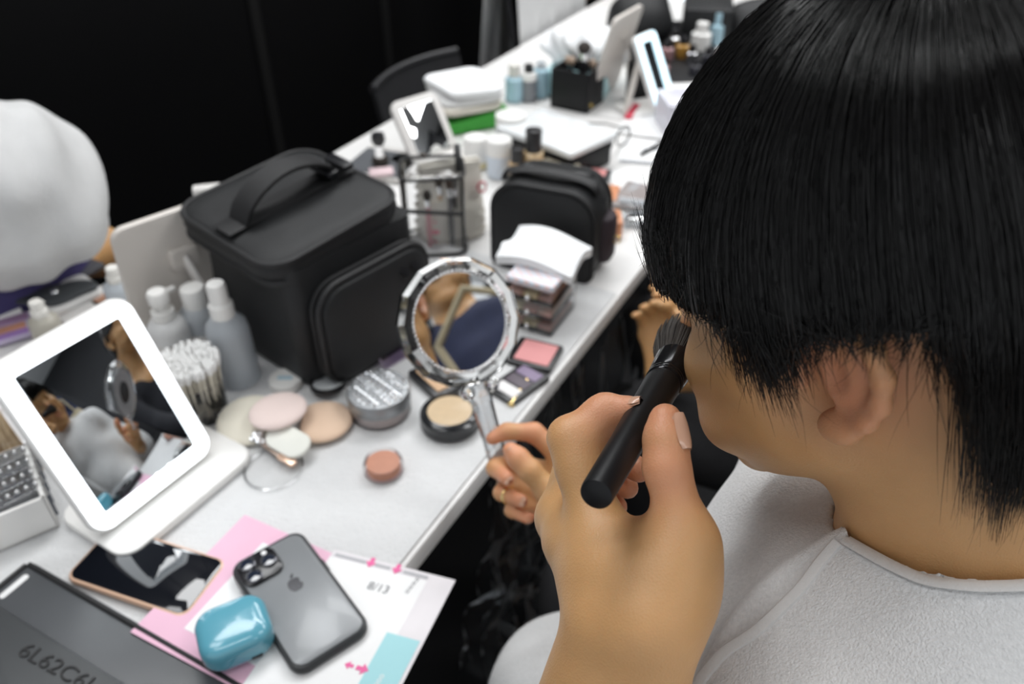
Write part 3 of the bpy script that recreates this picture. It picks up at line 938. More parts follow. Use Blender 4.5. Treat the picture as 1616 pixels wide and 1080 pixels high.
FM = Matrix(((x.x, y.x, 0, a.x), (x.y, y.y, 0, a.y), (0, 0, 1, TABLE_H + CL + .0088), (0, 0, 0, 1)))
form = thing('form_sheet', 'white schedule sheet with pink arrows and a teal block hanging over the table edge', 'sheet of paper', (0, 0, 0))
form.matrix_world = Matrix.Translation((a.x, a.y, TABLE_H + CL + .0088))
FL = Matrix(((x.x, y.x, 0, 0), (x.y, y.y, 0, 0), (0, 0, 1, 0), (0, 0, 0, 1)))
def fbox(u0, v0, u1, v1, z, m, name, h=.0002, parent=form):
    mm = MB()
    vs = [FL @ Vector((u, v, zz)) for zz in (z, z + h) for u, v in ((u0, v0), (u1, v0), (u1, v1), (u0, v1))]
    mm.add(vs, [(3, 2, 1, 0), (4, 5, 6, 7), (0, 1, 5, 4), (1, 2, 6, 5), (2, 3, 7, 6), (3, 0, 4, 7)])
    return mm.build(name, m, parent, smooth=False)
off = .012
fbox(-off, 0, W_, L_, 0, col('sheet_lilac_grey', (0.70, 0.67, 0.69), 0.6), 'sheet', .0006)
fbox(-off, 0.009, W_ - .026, L_, .0006, M['paper'], 'white_panel')
fbox(W_ - .036, .072, W_ - .0035, .145, .0009, col('teal_print', (0.34, 0.62, 0.66), 0.6, var=.02), 'teal_block')
gp = M['grey_print']
for u0, u1 in ((-.008, .026), (.036, .052), (.066, .092)): fbox(u0, .0035, u1, .0072, .0008, gp, 'grey_bar')
pk = col('magenta_print', (0.75, 0.13, 0.33), 0.6)
def arrow(u, v, ang, s=.011):
    mm = MB()
    A_ = FL @ TR(u, v, .0011) @ RZ(ang)
    pts = [(-.2, .5), (-.2, 0), (-.5, 0), (0, -.6), (.5, 0), (.2, 0), (.2, .5)]
    vs = [(px_ * s, py_ * s, z_) for z_ in (0, .0002) for px_, py_ in pts]
    n = 7
    mm.add(vs, [tuple(range(n - 1, -1, -1)), tuple(range(n, 2 * n))] + [(i, (i + 1) % n, (i + 1) % n + n, i + n) for i in range(n)], A_)
    return mm.build('printed_arrow', pk, form, smooth=False)
arrow(.031, .004, 180); arrow(.059, .004, 180); arrow(W_ - .040, .112, 90); arrow(W_ - .07, .150, 180); arrow(W_ - .052, .112, -90, .008)
FT = FL @ Matrix.Scale(-1, 4, (0, 1, 0))
text_mesh('8/13', 0.0125, .0001, col('pencil_ink', (0.12, 0.12, 0.13), 0.7), form, FT @ TR(.052, -.030, .0010), 'date_writing')
text_mesh('====', 0.009, .0001, col('pencil_ink', (0.12, 0.12, 0.13), 0.7), form, FT @ TR(.082, -.018, .0010) @ RZ(80), 'printed_mark')
text_mesh('ooo', 0.008, .0001, M['paper'], form, FT @ TR(W_ - .021, -.118, .0013) @ RZ(85), 'printed_mark')

# ---- phones
def phone(corners, th, base, name, label, kind):
    A, B, C = corners
    q = Rect(A, B, C, base + th)
    t = thing(name, label, 'phone', q.at(0), q.yaw)
    t.location.z = TABLE_H + base
    w, l = q.w, q.l
    if kind == 'gold':
        case = col('rose_case', (0.62, 0.40, 0.28), 0.32, metal=0.15, var=.04)
        m = MB(); m.slab(w, l, th, 0.012, 0.003, seg=10); m.build('case', case, t)
        m = MB(); m.slab(w - .006, l - .006, 0.0012, 0.010, 0.0005, TR(0, 0, th - .0008), seg=10); m.build('screen', col('phone_glass', (0.004, 0.005, 0.008), 0.03, coat=0.6, var=0), t)
        m = MB(); m.slab(0.02, .0016, .002, .0007, .0003, TR(w * .18, -l / 2 - .0004, th * .45)); m.build('side_button', case, t)
    else:
        m = MB(); m.slab(w, l, th, 0.014, 0.003, seg=10); m.build('case', col('phone_case_black', (0.012, 0.014, 0.016), 0.4), t)
        back = col('phone_back_grey', (0.22, 0.23, 0.24), 0.3, metal=0.1, var=.08, nscale=35, coat=.12)
        m = MB(); m.slab(w - .008, l - .008, 0.0008, 0.011, 0.0003, TR(0, 0, th - .0004), seg=10); m.build('back_panel', back, t)
        # along -x ... the camera corner: corner A-B side
        sg = -1
        cx, cy = -w / 2 + .024, l / 2 - .022
        m = MB(); m.slab(.040, .036, .0032, .010, .0012, TR(cx, cy, th), seg=8)
        isl = m.build('camera_island', col('camera_black', (0.01, 0.01, 0.012), 0.2), t)
        for dx, dy in ((-.009, .008), (-.009, -.009), (.010, 0)):
            m = MB(); m.lathe([(.0078, 0), (.0080, .0018), (.0070, .0022), (.0066, .0014)], TR(cx + dx, cy + dy, th + .0030), 24); m.build('lens_ring', M['chrome'] if False else col('lens_rim', (.10, .10, .11), .2, metal=.8), isl)
            m = MB(); m.lathe([(.0064, 0), (.0060, .0008), (.003, .0012), (.0003, .0013)], TR(cx + dx, cy + dy, th + .0042), 24); m.build('lens', col('lens_glass', (.01, .015, .03), .03, coat=1.0, var=0), isl)
        m = MB(); m.lathe([(.0028, 0), (.0026, .0006), (.0002, .0007)], TR(cx + .010, cy + .012, th + .0031), 16); m.build('flash', M['paper'], isl)
        # bitten fruit mark
        body = []
        for k in range(48):
            a_ = 2 * math.pi * k / 48
            r_ = .0080 * (1 + .07 * math.cos(2 * a_ + math.pi)) * (1 - .16 * math.exp(-((a_ - math.pi / 2) / .35) ** 2) - .10 * math.exp(-((a_ - 1.5 * math.pi) / .3) ** 2))
            p_ = Vector((r_ * math.cos(a_) * .94, r_ * math.sin(a_), 0))
            bc = Vector((.0098, .0012, 0)); dv = p_ - bc
            if dv.length < .0046: p_ = bc + dv.normalized() * .0046
            body.append(p_)
        LM_ = TR(0.004, .012, th + .0004)
        mm = MB(); n = len(body)
        mm.add([(p_.x, p_.y, 0) for p_ in body] + [(p_.x, p_.y, .0002) for p_ in body], [tuple(range(n - 1, -1, -1)), tuple(range(n, 2 * n))] + [(i, (i + 1) % n, (i + 1) % n + n, i + n) for i in range(n)], LM_)
        leaf = [(math.cos(a_) * .0034, math.sin(a_) * .0013) for a_ in np.linspace(0, 6.283, 17)[:-1]]
        n = 16
        mm.add([(x_, y_, z_) for z_ in (0, .0002) for x_, y_ in leaf], [tuple(range(n - 1, -1, -1)), tuple(range(n, 2 * n))] + [(i, (i + 1) % n, (i + 1) % n + n, i + n) for i in range(n)], LM_ @ TR(.0012, .0106, 0) @ RZ(55))
        mm.build('fruit_logo', col('logo_dark', (0.05, 0.05, 0.055), .15, metal=.5, var=0), t)
        m = MB(); m.slab(.0018, .016, .0022, .0008, .0003, TR(w / 2 + .0002, l * .12, th * .45)); m.build('side_button', M['black_plastic'], t)
    return t
phone(((98.5, 912), (178.6, 827), (355, 894)), .0085, CL, 'smartphone', 'phone lying face up in a rose-gold case, black screen showing', 'gold')
phone(((359, 894), (472, 833), (600, 981)), .010, CL + .0098, 'smartphone', 'grey phone in a black case, camera side up, lying on the paper sheets', 'grey')

# ---- blue earbud case
cB = P(377, 1016, .010)
t = thing('earbud_case', 'glossy blue earbud case on the pink leaflet beside the grey phone', 'earbud case', (cB.x, cB.y, TABLE_H + CL + .0081), math.radians(28))
blue = col('teal_blue_gloss', (0.105, 0.335, 0.43), 0.18, var=.04, coat=.5)
def pillow(mb, w, l, h, z0, n=2.6, k0=0.0, k1=1.0, rings=22):
    R = []
    for k in range(rings + 1):
        s = -1 + 2 * (k0 + (k1 - k0) * k / rings)
        sc = max(1e-3, (1 - abs(s) ** n)) ** (1 / n)
        R.append([(x_, y_, z0 + h / 2 + s * h / 2) for x_, y_ in rrect(w * sc, l * sc, min(w, l) * .32 * sc, 8)])
    return mb.loft(R)
m = MB(); pillow(m, .064, .056, .034, 0, 3.6, .0, .62); m.build('case_body', blue, t)
m = MB(); pillow(m, .064, .056, .034, 0.0002, 3.6, .622, 1.0); m.build('case_lid', blue, t)
m = MB(); m.slab(.010, .002, .0045, .001, .0005, TR(.012, -.0270, .007)); m.build('charging_port', M['black_matte'], t)

# ---- lit mirror on its tray
BLp, BRp = P(148, 848, .020), P(350, 713, .020)
tm = Tilt(BLp, BRp, (-24, 574))
spin = Matrix.Rotation(math.radians(6.5), 4, 'Z')
tm.x, tm.y, tm.z = spin @ tm.x, spin @ tm.y, spin @ tm.z
tm.M = frame_matrix(tm.o, tm.x, tm.y, tm.z); tm.rot = tm.M.to_euler()
w, l = tm.w, tm.l
mir = thing('lighted_mirror', 'tabletop mirror with a glowing white border, standing beside the phone and cotton swabs', 'mirror', tm.o, rot=tm.rot)
m = MB(); m.slab(w, l, .012, .020, .003, TR(0, l / 2, -.012), seg=10); m.build('mirror_frame', M['white_plastic'], mir)
def ring_strip(mb, w, l, r, ins, wid, z, gap=None, h=.0012):
    o = rrect(w - 2 * ins, l - 2 * ins, r, 10); i_ = rrect(w - 2 * ins - 2 * wid, l - 2 * ins - 2 * wid, max(r - wid, .003), 10)
    n = len(o)
    vs = [(x_, y_, z) for x_, y_ in o] + [(x_, y_, z) for x_, y_ in i_] + [(x_, y_, z + h) for x_, y_ in o] + [(x_, y_, z + h) for x_, y_ in i_]
    fs = []
    for k in range(n):
        j = (k + 1) % n
        if gap and k == gap: continue
        fs += [(k, j, j + n, k + n)[::-1], (k + 2 * n, j + 2 * n, j + 3 * n, k + 3 * n), (k, j, j + 2 * n, k + 2 * n), (k + n, j + n, j + 3 * n, k + 3 * n)[::-1]]
    mb.add(vs, fs, TR(0, l / 2, 0))
m = MB(); ring_strip(m, w, l, .018, .003, .0165, .0002); m.build('light_strip', M['led'], mir)
m = MB(); m.slab(w - .036, l - .036, .0012, .005, .0002, TR(0, l / 2, -.0008)); m.build('mirror_glass', M['dark_mirror'], mir)
for dx in (-.006, .010):
    m = MB(); m.lathe([(.0028, 0), (.0026, .0004), (.0002, .0005)], TR(dx + .012, .0185, .0005), 16); m.build('touch_button', M['led'], mir)
ctr = (BLp + BRp) / 2
yb = Vector((-tm.x.y, tm.x.x, 0))
ty = math.atan2(tm.x.y, tm.x.x)
Rz = Matrix.Rotation(ty, 4, 'Z')
inv = tm.M.inverted()
TT = inv @ Matrix.Translation((ctr.x, ctr.y, TABLE_H + CL)) @ Rz
m = MB(); m.slab(w + .025, .115, .012, .022, .004, TT @ TR(.012, .020, 0), seg=8); m.build('base_tray', M['white_plastic'], mir)
m = MB(); m.slab(.05, .012, .05, .005, .002, TT @ TR(0, .035, .010)); m.build('hinge_bracket', M['white_plastic'], mir)

# ---- compacts and powders
def disc_thing(name, label, cat, uv, h0=CL, yaw=0):
    p = P(*uv, h0)
    return thing(name, label, cat, (p.x, p.y, TABLE_H + h0), yaw)
def px_size(uv, h=0.0): return (P(*uv, h) - CAM).dot(FW) / FPX       # metres per pixel at a table spot

# bronzer pot
s = px_size((605, 735)); r = 31 * s
t = disc_thing('cream_pot', 'small clear pot of terracotta cream standing alone on the cloth', 'makeup pot', (606, 742))
m = MB(); m.lathe([(r * .9, 0), (r, .002), (r, .012), (r * .97, .014), (r * .86, .014), (r * .84, .0128), (.0001, .0128)], seg=40); m.build('pot', M['film'], t)
m = MB(); m.lathe([(r * .84, .0025), (r * .84, .0126), (r * .7, .0133), (r * .3, .0130), (.0001, .0131)], seg=40); m.build('cream', col('terracotta_cream', (0.50, 0.23, 0.15), .55, var=.10, nscale=90), t)
m = MB(); m.lathe([(r * .9, .0003), (r * .9, .0022), (.0001, .0022)], seg=40); m.build('pot_base', col('mauve_label', (.55, .40, .40), .4), t)
# black round compact
s = px_size((712, 660)); r = 47 * s
t = disc_thing('round_compact', 'black round compact with a clear window over pale gold powder, below the crystal mirror', 'compact', (711, 668))
m = MB(); m.lathe([(r * .93, 0), (r, .003), (r, .009), (r * .985, .010), (r * .985, .011), (r, .012), (r * .98, .018), (r * .86, .0215), (r * .76, .0222), (r * .745, .0200), (.0001, .0200)], seg=48); m.build('case', col('compact_black', (.014, .015, .017), .22, coat=.3), t)
m = MB(); m.lathe([(r * .74, .0200), (r * .73, .0206), (.0001, .0208)], seg=48); m.build('powder', col('pale_gold_powder', (.62, .47, .30), .6, var=.12, nscale=150), t)
m = MB(); m.lathe([(r * .75, .0222), (r * .55, .0232), (r * .25, .0237), (.0001, .0238)], seg=40); m.build('window', M['film'], t)
# studded silver box
s = px_size((600, 640)); r = 48 * s
t = disc_thing('powder_box', 'round silver loose-powder box with a lid full of rhinestones', 'powder box', (601, 648))
m = MB(); m.lathe([(r * .95, 0), (r * .99, .002), (r * .99, .016), (r * .95, .017)], seg=48); m.build('jar', M['clear_soft'], t)
m = MB(); m.lathe([(r * .9, .0015), (r * .9, .0155), (.0001, .0155)], seg=48); m.build('powder', col('rose_powder', (.60, .52, .50), .8), t)
m = MB(); m.lathe([(r * 1.0, .0170), (r * 1.01, .018), (r * 1.01, .034), (r * .97, .036), (r * .93, .0362), (.0001, .0364)], seg=48); lid = m.build('lid', mat('pewter', (.30, .31, .32), .42, .8, var=.05), t)
st = MB()
for i in range(-7, 8):
    for j in range(-7, 8):
        x_, y_ = i * r * .15, j * r * .15
        if math.hypot(x_, y_) > r * .90: continue
        rr = r * .060
        st.lathe([(rr, 0), (rr * 1.02, rr * .35), (rr * .55, rr * .85), (rr * .02, rr * .9)], TR(x_, y_, .0364) @ RZ(17 * (i + j)), 6)
st.build('rhinestones', mat('rhinestone', (.92, .93, .95), .03, .85, var=0), t, angle=5)
# black ring compact lid, jar lid
s = px_size((520, 613)); r = 29 * s
t = disc_thing('mirror_lid', 'black-rimmed round lid with a grey disc, in front of the black case', 'lid', (520, 614), CL)
t.rotation_euler = (math.radians(-9), 0, .3)
t.location.z += .005
m = MB(); m.lathe([(r * .86, 0), (r, .001), (r, .006), (r * .95, .008), (r * .86, .007), (r * .84, .004)], seg=40, cap1=False); m.build('rim', M['black_plastic'], t)
m = MB(); m.lathe([(r * .86, .001), (r * .86, .0042), (.0001, .0042)], seg=40); m.build('disc', col('pale_grey_disc', (.55, .57, .58), .3), t)
s = px_size((452, 600)); r = 26 * s
t = disc_thing('jar_lid', 'small white printed lid behind the pink puff', 'lid', (452, 606), CL)
m = MB(); m.lathe([(r, 0), (r, .008), (r * .97, .010), (.0001, .0102)], seg=40); m.build('cap', M['white_plastic'], t)
m = MB(); m.slab(r * .9, r * .35, .0003, .001, .0001, TR(0, 0, .0102)); m.build('print', col('pale_blue_print', (.45, .60, .68), .5), t)
# puffs
def puff(name, label, uv, rx, ry, h, m_, yaw, tilt=(0, 0), lift=0.0, flat_side=None):
    p = P(*uv, lift)
    o = MB(); R = []
    for k in range(15):
        a_ = -math.pi / 2 + math.pi * k / 14
        cr = max(.002, abs(math.cos(a_)) ** .55)
        ring = []
        for i in range(40):
            t_ = 2 * math.pi * i / 40
            x_, y_ = rx * cr * math.cos(t_), ry * cr * math.sin(t_)
            if flat_side is not None: y_ = min(y_, flat_side * ry + (y_ - flat_side * ry) * .15) if y_ > flat_side * ry else y_
            ring.append((x_, y_, h / 2 + h / 2 * math.sin(a_)))
        R.append(ring)
    o.loft(R)
    ob = o.build(name, m_, None)
    ob.location = (p.x, p.y, TABLE_H + lift); ob.rotation_euler = (math.radians(tilt[0]), math.radians(tilt[1]), yaw)
    tag(ob, label, 'powder puff', 'powder puffs on the cloth')
    return ob
s = px_size((400, 655))
puff('powder_puff', 'cream powder puff leaning under the pink one, beside the cotton swabs', (396, 668), 50 * s, 50 * s, .012, col('cream_puff', (.72, .68, .58), .95, var=.04, sheen=.3), .3, (8, 0), CL + .004)
puff('powder_puff', 'pale pink round puff lying on top of the others', (441, 655), 44 * s, 38 * s, .014, col('pink_puff', (.78, .64, .60), .95, var=.05, sheen=.3), .2, (4, -4), CL + .021)
puff('powder_puff', 'peach puff with one straight side, beside the silver box', (510, 672), 46 * s, 46 * s, .013, col('peach_puff', (.74, .54, .40), .95, var=.03, sheen=.2), 2.2 - .6, (0, 0), CL, flat_side=.62)
# jewelled clip holding a white pad
c0 = P(447, 700, .014); 
t = thing('hair_clip', 'metal clip with a rhinestone cluster, gripping an oval white pad', 'clip', (c0.x, c0.y, TABLE_H + CL + .004), math.radians(-34))
m = MB(); m.slab(.066, .0085, .0035, .002, .0008, TR(-.008, -.012, .002) @ RZ(-6)); m.build('bar', col('bronze_metal', (.42, .33, .28), .28, metal=.9), t)
m = MB()
for i, (dx, dy, dz, rr) in enumerate(((-.038, -.008, .008, .005), (-.031, -.011, .010, .0045), (-.036, -.014, .007, .0042), (-.026, -.013, .008, .0045), (-.030, -.006, .011, .004), (-.022, -.010, .007, .0035))):
    m.ball((dx, dy, dz), rr, 7, 5)
m.build('rhinestone_cluster', mat('rhinestone_clear', (.9, .9, .92), .04, .8, var=0), t, angle=5)
m = MB(); m.slab(.060, .034, .006, .0165, .002, TR(.006, .004, .009) @ RX(14), seg=10); m.build('white_pad', col('white_pad', (.76, .76, .70), .9), t)
m = MB(); m.slab(.026, .010, .005, .003, .001, TR(.020, -.014, .001)); m.build('clip_tab', M['rose_gold'], t)
# clear round lid on the cloth
s = px_size((430, 735)); r = 44 * s
t = disc_thing('pot_cover', 'clear round plastic lid lying flat in front of the jewelled clip', 'lid', (432, 740), CL)
m = MB(); m.lathe([(r, 0), (r, .006), (r * .97, .0066), (.0001, .0068)], seg=40); m.build('cap', M['film'], t)
m = MB(); m.tube([(r * 1.01 * math.cos(i * .1571), r * 1.01 * math.sin(i * .1571), .0012) for i in range(40)], .0011, 6, closed=True); m.build('rim', M['clear_soft'], t)
# beige palette beneath the crystal mirror
q = Rect((650, 585), (690, 622), (752, 590), .012)
t = thing('face_palette', 'beige face palette with a black base, partly behind the crystal mirror', 'palette', q.c, q.yaw); t.location.z = TABLE_H + CL
m = MB(); m.slab(q.w + .008, q.l + .01, .008, .004, .001); m.build('case', M['black_plastic'], t)
m = MB(); m.slab(q.w * .9, q.l * .42, .002, .002, .0005, TR(0, q.l * .22, .0078)); m.build('pan', col('beige_powder', (.66, .47, .30), .7), t)
m = MB(); m.slab(q.w * .9, q.l * .42, .002, .002, .0005, TR(0, -q.l * .24, .0078)); m.build('pan', col('tan_powder', (.55, .36, .22), .7), t)
# blush
q = Rect((797, 568), (868, 586), (885, 546), .008)
t = thing('blush_compact', 'square black compact with a bright pink blush pan at the table edge', 'compact', q.c, q.yaw); t.location.z = TABLE_H + CL * 0
m = MB(); m.slab(q.w, q.l, .009, .004, .0015); m.build('case', M['black_plastic'], t)
m = MB(); m.slab(q.w * .76, q.l * .80, .0018, .002, .0005, TR(q.w * .03, 0, .0088)); m.build('blush', col('pink_blush', (.66, .29, .29), .7, var=.05), t)
# eyeshadow palette
q = Rect((775, 612), (808, 632), (845, 584), .008)
t = thing('eyeshadow_palette', 'narrow black palette with purple, brown and white shadows under the pink blush', 'palette', q.c, q.yaw); t.location.z = TABLE_H
m = MB(); m.slab(q.w + .01, q.l + .008, .008, .003, .001); m.build('case', M['black_plastic'], t)
for i, c in enumerate(((.70, .68, .68), (.10, .08, .10), (.22, .17, .26))):
    m = MB(); m.slab(q.w * .94, q.l * .27, .0015, .0015, .0004, TR(0, q.l * (-.32 + .32 * i), .0078)); m.build('pan', col('shadow_pan_%d' % i, c, .5, var=.06), t)
# gold pencil
a, b = P(806, 640, .004), P(838, 592, .004)
m = MB(); d_ = b - a; m.tube([(0, 0, 0), d_ * .7], .0042, 14); 
t = thing('eye_pencil', 'gold cosmetic pencil along the edge of the narrow eyeshadow palette', 'pencil', (a.x, a.y, TABLE_H + .0044))
m.build('barrel', M['gold'], t)
m = MB(); m.tube([d_ * .705, d_ * .97, d_], [.0045, .0045, .003], 14); m.build('cap', M['gold'], t)
# clear lid standing open by the black case
BLc, BRc = P(606, 585, .002), P(668, 548, .002)
tc_ = Tilt(BLc, BRc, (578, 528))
t = thing('clear_flap_case', 'clear lilac-edged square lid propped open against the black case', 'lid', tc_.o, rot=tc_.rot)
m = MB(); m.slab(tc_.w * .95, tc_.l, .0016, .003, .0004, TR(0, tc_.l / 2, -.0008)); m.build('panel', M['clear_purple'], t)
m = MB(); fr = rrect(tc_.w * .95, tc_.l, .004, 4); m.tube([(x_, y_ + tc_.l / 2, 0) for x_, y_ in fr], .0016, 6, closed=True); m.build('rim', col('lilac_rim', (.34, .28, .36), .3, trans=.3), t)
# ------------------------------------------------------------------ crystal hand mirror
HMc = pd(727, 508, .795)
toh = (Vector(tuple(HC)) - HMc).normalized()
tocam = (CAM - HMc).normalized()
gripp = Vector(tuple((RHp['thumb'][3] * .5 + RHp['index'][2] * .25 + RHp['index'][3] * .25)))
hdir = gripp - HMc
nz = (toh * .92 + tocam * .22).normalized()
yv = -(hdir - nz * hdir.dot(nz)).normalized()
xv = yv.cross(nz)
HMt = frame_matrix(HMc, xv, yv, nz)
hm = thing('hand_mirror', 'crystal-clear round hand mirror with a faceted rim and handle, held up over the table', 'hand mirror', HMc, rot=HMt.to_euler())
RO, RI = .0660, .0490
m = MB(); R = []
N = 14
def ngon(r, z, n=N, sub=1): return [(r * math.cos(2 * math.pi * (i + .5) / n), r * math.sin(2 * math.pi * (i + .5) / n), z) for i in range(n)]
m.loft([ngon(RI * 1.04, -.001), ngon(RI * 1.06, .0035), ngon(RO * .93, .006), ngon(RO, .001), ngon(RO, -.006), ngon(RO * .92, -.012), ngon(RI, -.0125), ngon(RI * .5, -.0125), ngon(.001, -.0125)], cap0=False, cap1=True)
m.loft([ngon(RI * 1.04, -.001), ngon(.001, -.001)], cap0=False)
m.build('crystal_rim', M['glass'], hm, smooth=False)
m = MB(); m.lathe([(RI, -.0012), (RI, .0008), (.0001, .0008)], seg=64, cap0=True); m.build('mirror_glass', M['mirror'], hm)
m = MB()
for i in range(72):
    a_ = 2 * math.pi * i / 72; m.ball(((RI + .0018) * math.cos(a_), (RI + .0018) * math.sin(a_), .0024), .0019, 6, 4)
m.build('beaded_border', mat('bead_silver', (.86, .86, .88), .12, .9, var=0), hm)
m = MB(); rb_ = []
for k, (r_, z_) in enumerate(((.047, -.0135), (.047, -.0150), (.024, -.0150), (.022, -.0135))): rb_.append([(r_ * math.cos(2 * math.pi * i / 48), r_ * math.sin(2 * math.pi * i / 48), z_) for i in range(48)])
m.loft(rb_, cap0=False, cap1=False); m.build('ornament_ring', mat('glitter_back', (.55, .55, .56), .35, .6, var=.6, nscale=500, bump=.6, bscale=600), hm)
m = MB(); m.lathe([(.022, -.0136), (.020, -.0155), (.0001, -.0160)], seg=32); m.build('dark_medallion', M['black_plastic'], hm)
m = MB(); hl_ = hdir.length
hl_end = hl_ + .035
prof = [(-RO * .97, .013, .009), (-RO - .006, .0105, .0085), (-RO - .012, .0130, .0095), (-RO - .022, .0115, .008), (-hl_ + .0, .0105, .0070), (-hl_end, .0115, .0080), (-hl_end - .006, .007, .006)]
m.loft([[(wx * math.cos(2 * math.pi * (i + .5) / 8), y_, -.003 + wz * math.sin(2 * math.pi * (i + .5) / 8)) for i in range(8)] for y_, wx, wz in prof])
m.build('handle', M['crystal'], hm, smooth=False)
m = MB()
for sx in (-1, 1): m.ball((sx * .014, -RO - .004, 0), (.0085, .0085, .007), 8, 6)
m.build('handle_scroll', M['glass'], hm, smooth=False)

# ring on the right hand's ring finger
rp = RHp['ring']; c0 = rp[1] * .35 + rp[0] * .65
rg0 = Vector(tuple(rp[2] * .45 + rp[3] * .55)); ra = Vector(tuple(rp[3] - rp[2])).normalized()
m = MB(); tqr = ra.to_track_quat('Z', 'X').to_matrix().to_4x4(); tqr.translation = rg0 - ra * .006
m.tube([(.0079 * math.cos(i * .2094), .0079 * math.sin(i * .2094), 0) for i in range(30)], .0013, 8, closed=True, T=tqr)
tag(m.build('finger_ring', M['gold']), 'thin gold ring on a finger of the hand holding the crystal mirror', 'ring')

# ------------------------------------------------------------------ big black cosmetics case
B0 = P(491, 622); x = Vector((math.cos(math.radians(50)), math.sin(math.radians(50)), 0)); yb = Vector((-x.y, x.x, 0))
Lx, Ly, Hh = .200, .182, .176
cc = B0 + x * Lx / 2 + yb * Ly / 2
bag = thing('cosmetics_case', 'large black nylon cosmetics case with a carry handle and front pocket, lid unzipped', 'cosmetics case', (cc.x, cc.y, TABLE_H + CL), math.atan2(x.y, x.x))
fab, trm = M['black_fabric'], M['black_trim']
wv = lambda x_, y_, z_: .0025 * math.sin(31 * x_ + 17 * z_) * math.sin(23 * y_ - 29 * z_ + 1)
def soft_box(mb, w, l, z0, z1, r, bulge=.006, nz_=10, seg=8, sag=0.0):
    R = []
    for k in range(nz_ + 1):
        f = k / nz_; z_ = z0 + (z1 - z0) * f
        b_ = bulge * math.sin(math.pi * f) - (.006 if k in (0,) else 0)
        R.append([(x_ * (1 + 2 * b_ / w) + wv(x_, y_, z_), y_ * (1 + 2 * b_ / l) + wv(y_, x_, z_), z_) for x_, y_ in rrect(w, l, r, seg)])
    return mb.loft(R)
m = MB(); soft_box(m, Lx, Ly, 0, Hh, .018, .004); m.build('body', fab, bag)
# pocket on the right-hand face (local -y is the face toward the viewer's right)
pw_, ph_ = Lx * .88, Hh * .80
pkT = TR(Lx * .03, -Ly / 2 + .004, 0) @ RX(90)
m = MB(); m.slab(pw_, ph_, .040, .035, .010, pkT @ TR(0, ph_ / 2 + .008, -.004), seg=8); pk_ = m.build('front_pocket', fab, bag)
m = MB()
pts = [(x_, y_ + ph_ / 2 + .008, .026) for x_, y_ in rrect(pw_ + .004, ph_ + .004, .036, 8)]
m.tube(pts, .0042, 8, pkT, closed=True)
pts = [(x_, y_ + ph_ / 2 + .008, .014) for x_, y_ in rrect(pw_ + .004, ph_ + .004, .036, 8)]
m.tube(pts, .003, 8, pkT, closed=True)
m.build('zip', trm, pk_)
for dx in (.0, .018):
    m = MB(); m.slab(.009, .034, .006, .003, .001, TR(Lx * .22 + dx, -Ly / 2 - .026, ph_ - .010) @ RX(62) @ RZ(20)); m.build('zip_pull', M['black_plastic'], pk_)
# lid, slightly lifted at the front right
lw, ll, lh = Lx * 1.03, Ly * 1.08, .036
LT = TR(-.012, 0.012, Hh - .006) @ RY(-4) @ RX(3.5)
m = MB(); R = []
for f, z_, ins in ((0, 0, .004), (.1, .002, 0), (.5, lh * .5, -.003), (.85, lh * .86, 0), (.95, lh * .97, .006), (1, lh, .02), (1, lh + .003, .06)):
    R.append([(x_ + wv(x_, y_, z_), y_ + wv(y_, x_, z_), z_ + .002 * math.sin(x_ * 40) * math.sin(y_ * 35) * (f > .9)) for x_, y_ in rrect(lw - 2 * ins, ll - 2 * ins, .035, 8)])
m.loft(R, LT); lidb = m.build('lid', fab, bag)
m = MB()
for z_, rr in ((.004, .0035), (lh * .88, .0035)):
    m.tube([(x_, y_, z_) for x_, y_ in rrect(lw + .002, ll + .002, .035, 8)], rr, 8, LT, closed=True)
m.build('piping', trm, lidb)
# strap running over the lid and the raised handle
m = MB(); m.slab(lw * .96, .034, .003, .002, .001, LT @ TR(0, 0, lh + .003)); m.build('strap', trm, lidb)
hp = []
for i in range(19):
    f = i / 18; hp.append((-lw * .36 + lw * .72 * f, 0, lh + .004 + .042 * math.sin(math.pi * f) ** .6))
m = MB(); 
R = []
for i, p_ in enumerate(hp):
    a_ = hp[min(i + 1, 18)]; b_ = hp[max(i - 1, 0)]
    tx, tz = a_[0] - b_[0], a_[2] - b_[2]; n_ = math.hypot(tx, tz); nx_, nz2 = -tz / n_, tx / n_
    R.append([(p_[0] + nx_ * o, sy, p_[2] + nz2 * o) for o, sy in ((-.0022, -.017), (-.0022, .017), (.0022, .017), (.0022, -.017))])
m.loft(R, LT); m.build('handle', trm, lidb)
for sx in (.06, .085):
    m = MB(); m.slab(.016, .042, .008, .003, .002, LT @ TR(lw * .24 + sx - .05, 0, lh + .012)); m.build('buckle', M['black_plastic'], lidb)

